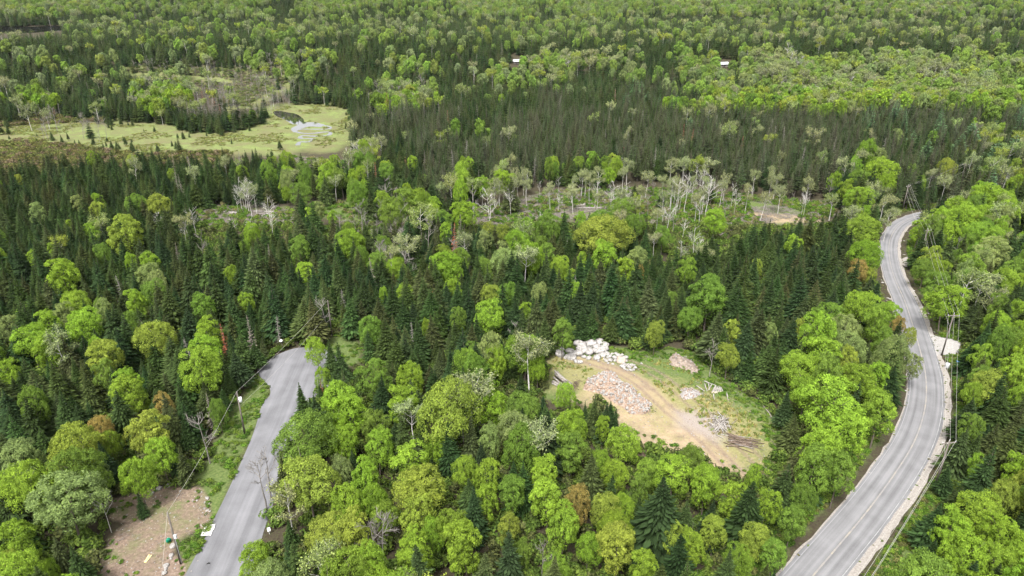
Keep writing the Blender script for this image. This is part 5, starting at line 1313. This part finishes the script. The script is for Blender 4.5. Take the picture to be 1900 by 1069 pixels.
# ---- utility poles and cables
def utility_pole(u, v, H, label, arm=1.9, arm_dir=(1, 0), extras=(), wpos=None):
    x, y, z = wpos if wpos else at(u, v)
    e = bpy.data.objects.new('utility_pole', None); COL.objects.link(e); e.location = (x, y, z); tag(e, label, 'utility pole', 'utility poles')
    g = Geo(); g.tube([(0, 0, 0), (0, 0, H)], [.17, .11], 10); link('shaft', g.mesh('shaft', [M_POLE], True), e)
    an = math.atan2(arm_dir[1], arm_dir[0])
    if arm:
        g = Geo(); g.box((0, 0, H - .45), (arm, .12, .12), an); ca, sa = math.cos(an), math.sin(an)
        for s_ in (-1, 1): g.tube([(ca * s_ * .6, sa * s_ * .6, H - .5), (0, 0, H - 1.1)], [.02, .02], 4)
        link('crossarm', g.mesh('crossarm', [M_LOGG]), e)
        for o_ in (-arm / 2 + .08, 0, arm / 2 - .08):
            g = Geo(); zz = H - .39 if o_ else H
            g.tube([(ca * o_, sa * o_, zz), (ca * o_, sa * o_, zz + .08), (ca * o_, sa * o_, zz + .1), (ca * o_, sa * o_, zz + .24)], [.03, .03, .07, .04], 8)
            link('insulator', g.mesh('insulator', [M_METAL]), e)
    if 'transformer' in extras:
        g = Geo(); g.tube([(.38, 0, H - 2.1), (.38, 0, H - 2.05), (.38, 0, H - 1.2), (.38, 0, H - 1.15)], [.2, .26, .26, .18], 14); t_ = link('transformer', g.mesh('transformer', [M_WHITE], True), e)
        g = Geo(); g.tube([(.38, 0, H - 1.15), (.38, 0, H - .9)], [.05, .03], 8); link('bushing', g.mesh('bushing', [M_POLE]), t_)
    if 'box' in extras:
        g = Geo(); g.box((.25, -.1, H * .55), (.35, .25, .6)); link('meter_box', g.mesh('meter_box', [M_METAL]), e)
        g = Geo(); g.tube([(.12, -.05, .1), (.12, -.05, H * .55)], [.04, .04], 6); link('conduit', g.mesh('conduit', [M_METAL]), e)
    ca, sa = math.cos(an), math.sin(an)
    tops = [Vector((x + ca * o_, y + sa * o_, z + H + (-.15 if o_ else .24))) for o_ in (-arm / 2 + .08, 0, arm / 2 - .08)] if arm else [Vector((x, y, z + H))]
    return tops + [Vector((x, y, z + H * .68))]
M_WHITE = noise_mat('pale_grey_enamel', [(.62, .63, .64), (.74, .75, .76)], 3, rough=.4, spec=.5)
def along(p): return p
T0 = utility_pole(1733, 908, 9.6, 'nearest utility pole on the right shoulder of the curving road', 2.4, (1, .15))
T1 = utility_pole(1747, 660, 10.2, 'dark utility pole at the corner of the gravel driveway', 2.4, (1, -.1), ('conduit',))
T2 = utility_pole(1706, 484, 9.8, 'utility pole in bushes inside the far bend of the road', 2.4, (1, .2))
T3 = utility_pole(1674, 392, 9.5, 'farthest utility pole at the top of the road bend', 2.2, (1, .5))
bx = at(1606, 1066, 9.3); by = Vector(bx[:2]); t0 = T0[1]
nd = (by - t0.xy); far_p = t0.xy + nd.normalized() * 48
TN = [Vector((far_p.x + (k - 1) * 1.1, far_p.y, t_.z)) for k, t_ in enumerate(T0[:3])] + [Vector((far_p.x, far_p.y, 6.6))]
e0 = utility_pole(0, 0, 9.6, 'utility pole near the camera beyond the bottom edge', 2.4, (1, .15), (), (far_p.x, far_p.y, 0.0))
bx4 = Vector((T3[1].x + 38, T3[1].y + 30, 9.5)); T4 = utility_pole(0, 0, 9.5, 'utility pole hidden in woods past the road bend', 2.2, (1, -.6), (), (bx4.x, bx4.y, 0.0))
def cable(chains, label, name='power_cable', sag=.7, r_=.016):
    g = Geo()
    for a, b in zip(chains[:-1], chains[1:]):
        n = 12; pts = [a.lerp(b, i / n) - Vector((0, 0, sag * 4 * (i / n) * (1 - i / n))) for i in range(n + 1)]
        g.tube(pts, [r_] * (n + 1), 4)
    tag(link(name, g.mesh(name, [M_WIRE])), label, 'cable', 'cables strung between utility poles')
for k, nm in enumerate(('left outer overhead wire on the poles along the curving road', 'middle overhead wire on the poles along the curving road', 'right outer overhead wire on the poles along the curving road', 'low thick cable under the wires along the curving road')):
    cable([e0[k], T0[k], T1[k], T2[k], T3[k], T4[k]], nm, sag=.6 if k < 3 else .9, r_=.016 if k < 3 else .022)
L1 = utility_pole(336, 1046, 9.3, 'utility pole with grey box rising from the dirt yard', 0, (1, 0), ('box',))
L2 = utility_pole(455, 808, 9.3, 'utility pole with white transformer on the green verge of the lane', 0, (1, 0), ('transformer',))
L3 = utility_pole(616, 623, 9.0, 'utility pole at the wood edge behind the turning circle', 0, (1, 0), ())
Lp = at(300, 1066, 8.8); v1 = (Vector(Lp[:2]) - L1[0].xy).normalized() * 40 + L1[0].xy
cable([Vector((v1.x, v1.y, 9.0)), L1[0], L2[0], L3[0]], 'single overhead wire crossing above the grey lane and dirt yard', sag=.5)
cable([L2[1], L3[1]], 'lower cable from transformer pole to the pole behind the turning circle', sag=.8, r_=.014)
# lamp by the turning circle
x, y, z = at(525, 650); e = bpy.data.objects.new('street_lamp', None); COL.objects.link(e); e.location = (x, y, z); tag(e, 'small white yard lamp on a post at the far edge of the turning circle', 'lamp')
g = Geo(); g.tube([(0, 0, 0), (0, 0, 2.7)], [.1, .08], 8); link('post', g.mesh('post', [M_POLE]), e)
g = Geo(); g.tube([(0, 0, 2.7), (0, -.15, 2.75), (0, -.25, 2.7)], [.05, .05, .05], 6); g.tube([(0, -.25, 2.45), (0, -.25, 2.6), (0, -.25, 2.8)], [.34, .32, .1], 12); link('lamp_shade', g.mesh('lamp_shade', [M_WHITE]), e)

# ---- small things on the ground
M_WBOARD = noise_mat('white_weathered_board', [(.34, .335, .32), (.52, .51, .50)], 4)
M_YBOARD = noise_mat('yellow_new_plank', [(.62, .48, .18), (.78, .64, .30)], 4)
M_GREEN = noise_mat('green_plastic', [(.01, .20, .12), (.02, .30, .18)], 4, rough=.5)
M_BLUE = noise_mat('blue_plastic', [(.03, .14, .36), (.06, .24, .50)], 4, rough=.4, spec=.5)
M_BLACK = noise_mat('black_rubber', [(.012, .012, .012), (.03, .03, .03)], 4)
C7 = lambda a, b: at(180 + a / 5.114, 860 + b / 5.114)
for (a, b, rz, lab) in ((1070, 615, .2, 'white slatted pallet lying at the lane edge, farther of two'), (1045, 668, .1, 'white slatted pallet lying at the lane edge, nearer of two')):
    x, y, z = C7(a, b); e = bpy.data.objects.new('pallet', None); COL.objects.link(e); e.location = (x, y, z + .07); e.rotation_euler = (0, 0, rz); tag(e, lab, 'pallet', 'white pallets at the lane edge')
    for k in range(4):
        g = Geo(); g.box((0, -.45 + k * .3, .12), (1.5, .2, .025)); link('slat', g.mesh('slat', [M_WBOARD]), e)
    for k in (-1, 0, 1):
        g = Geo(); g.box((k * .65, 0, .053), (.09, 1.05, .1)); link('bearer', g.mesh('bearer', [M_WBOARD]), e)
for a, b, c, d, lab in ((452, 942, 495, 868, 'left one of two yellow planks lying in the dirt yard'), (462, 940, 515, 872, 'right one of two yellow planks lying in the dirt yard')):
    p_, q_ = Vector(C7(a, b)), Vector(C7(c, d)); m_ = (p_ + q_) / 2; dv = q_ - p_
    g = Geo(); g.box((0, 0, .04), (dv.length, .16, .05)); o = link('plank', g.mesh('plank', [M_YBOARD]), None, m_, (0, 0, math.atan2(dv.y, dv.x))); tag(o, lab, 'plank', 'yellow planks in the yard')
x, y, z = C7(680, 735); g = Geo(); g.tube([(0, 0, 0), (0, 0, .45), (0, 0, .5), (0, 0, .5), (0, 0, .1)], [.26, .34, .37, .33, .25], 14); tag(link('bucket', g.mesh('bucket', [M_GREEN], True), None, (x, y, z), (1.2, 0, .6)), 'green tub tipped over beside the pole in the dirt yard', 'tub').location.z += .3
x, y, z = C7(1058, 955); g = Geo()
for k in range(3): g.tube([(-.2 + .1 * k, -.1, .06 + .02 * k), (0, .05 * k, .1), (.22, .12 - .06 * k, .06)], [.05, .09, .04], 7)
tag(link('rubber_scrap', g.mesh('rubber_scrap', [M_BLACK], True), None, (x, y, z + .05)), 'small black scrap lying on the lower part of the grey lane', 'scrap')
x, y, z = at(500, 991); e = bpy.data.objects.new('marker_sign', None); COL.objects.link(e); e.location = (x, y, z); tag(e, 'small blank white marker leaning at the right edge of the lane', 'marker')
g = Geo(); g.box((0, 0, .5), (.07, .05, 1.0)); link('stake', g.mesh('stake', [M_WBOARD]), e); g = Geo(); g.box((.05, -.045, .95), (.5, .03, .7), 0, tilt=.4); link('panel', g.mesh('panel', [M_WHITE]), e)
# blue bin and grey drum right of the road
x, y, z = at(1780, 677); e = bpy.data.objects.new('blue_bin', None); COL.objects.link(e); e.location = (x, y, z + .02); e.rotation_euler = (0, 0, .15); e.scale = (.95, .95, .95); tag(e, 'blue plastic bin lying in the grass right of the curving road', 'bin')
g = Geo(); g.box((0, 0, .42), (1.2, .8, .72)); o = link('body', g.mesh('body', [M_BLUE]), e); bv = o.modifiers.new('b', 'BEVEL'); bv.width = .06
g = Geo(); g.box((0, 0, .82), (1.3, .9, .08), tilt=.05); link('lid', g.mesh('lid', [noise_mat('pale_blue_lid', [(.08, .22, .42), (.14, .32, .55)], 3)]), e)
for s_ in (-.45, .45):
    g = Geo(); g.tube([(s_ - .04, -.42, .12), (s_ + .04, -.42, .12)], [.12, .12], 12); link('wheel', g.mesh('wheel', [M_BLACK]), e)
x, y, z = at(1757, 682); g = Geo(); g.tube([(0, 0, 0), (0, 0, .05), (0, 0, .45), (0, 0, .5), (0, 0, .95), (0, 0, 1.0)], [.40, .42, .40, .42, .42, .38], 16)
tag(link('drum', g.mesh('drum', [M_METAL], True), None, (x, y, z)), 'round grey metal drum between the road and the blue bin', 'drum')
M_ROOF = noise_mat('faded_pale_roofing', [(.26, .26, .27), (.38, .38, .39)], 2)
# far cabins
for (u, v, w, dpt, h_, lab) in ((958, 119, 4, 3, 2.0, 'tiny white-roofed cabin in the distant woods near top centre'), (1341, 124, 7, 4, 2.0, 'white-roofed house among distant trees at the end of a clearing track')):
    x, y, z = at(u, v); e = bpy.data.objects.new('cabin', None); COL.objects.link(e); e.location = (x, y, z); e.rotation_euler = (0, 0, .25); tag(e, lab, 'cabin')
    g = Geo(); g.box((0, 0, h_ / 2), (w, dpt, h_)); link('wall', g.mesh('wall', [M_LOGG]), e)
    g = Geo(); a_, b_ = w / 2 + .6, dpt / 2 + .6
    g.add([(-a_, -b_, h_ - .1), (a_, -b_, h_ - .1), (a_, 0, h_ + 1.5), (-a_, 0, h_ + 1.5), (-a_, b_, h_ - .1), (a_, b_, h_ - .1), (-a_, 0, h_ - .1), (a_, 0, h_ - .1)], [(0, 1, 2, 3), (3, 2, 5, 4), (0, 3, 4), (1, 5, 2), (0, 4, 5, 1)]); link('roof', g.mesh('roof', [M_ROOF]), e)
    for s_ in (-1.2, 0, 1.2):
        g = Geo(); g.box((s_, -dpt / 2 - .02, h_ * .5), (.7, .08, .8) if s_ else (.8, .08, 1.7)); link('window' if s_ else 'door', g.mesh('window', [M_BLACK]), e)

# ---- haze: the slight blue fading of the far hills
hz = Geo(); x0, x1, y0, y1, z0, z1 = -1700, 1700, -60, 2400, -2, 330
hz.box(((x0 + x1) / 2, (y0 + y1) / 2, (z0 + z1) / 2), (x1 - x0, y1 - y0, z1 - z0))
mh_ = bpy.data.materials.new('thin_haze'); mh_.use_nodes = True; nt = mh_.node_tree; nt.nodes.clear()
o_ = nt.nodes.new('ShaderNodeOutputMaterial'); pv = nt.nodes.new('ShaderNodeVolumePrincipled'); pv.inputs['Density'].default_value = HAZE; pv.inputs['Color'].default_value = (.82, .88, .95, 1)
nt.links.new(pv.outputs[0], o_.inputs['Volume'])
if HAZE > 0: tag(link('haze', hz.mesh('haze', [mh_])), kind='stuff')

# ---- tell look-alike rocks and logs apart by their order from the left
same = {}
for o in scene.objects:
    if o.parent is None and o.get('category') in ('boulder', 'log') and 'jumbled' not in o['label'] and 'brushwood' not in o['label']: same.setdefault(o['label'], []).append(o)
for lab, lst in same.items():
    if len(lst) < 2: continue
    if 'cut-over' in lab:
        z_ = {}
        for o in lst:
            u, v, d = (float(a) for a in project(o.location.x, o.location.y, o.location.z)); z_.setdefault(zone(u, v), []).append((u, o))
        for zn, l2 in z_.items():
            l2.sort(key=lambda t: t[0])
            for i, (u, o) in enumerate(l2): o['label'] = 'pale felled trunk %s, %s from left' % (zn, ordn(i) or 'first')
        continue
    lst.sort(key=lambda o: float(project(o.location.x, o.location.y, o.location.z)[0]))
    for i, o in enumerate(lst):
        w_ = lab.split(); o['label'] = ' '.join(w_[:12]) + ', %s from left' % (ordn(i) or 'first')

rg = np.random.default_rng(61)
pts2 = []
for (x, y) in road_c:
    for sd2 in (-3.6, 3.9):
        pts2 += [(x + sd2 + rg.normal(0, .5), y + rg.uniform(-1, 1)) for _ in range(3)]
q = np.array(pts2); dq = line_d(q[:, 0], q[:, 1], road_c); q = q[(dq > 3.0) & (dq < 5.4)]
scatter('shoulder_weeds', 'small weeds and stones breaking the gravel edges of the curving road', 'weeds', SH + RS[:1], q, .12, .4, [(.08, .12, .03), (.12, .12, .06)], 62, .5)
q = off_road(in_world([CLEAR_PX], .18, 63))
scatter('clearing_litter', 'bark chips, sticks and rotten wood strewn over the clearing floor', 'brush', [brush(260 + i, 5, .8).mesh('litter_%d' % i, [M_LOGG]) for i in range(3)], q, .4, .9, [(.3, .28, .25)], 64)
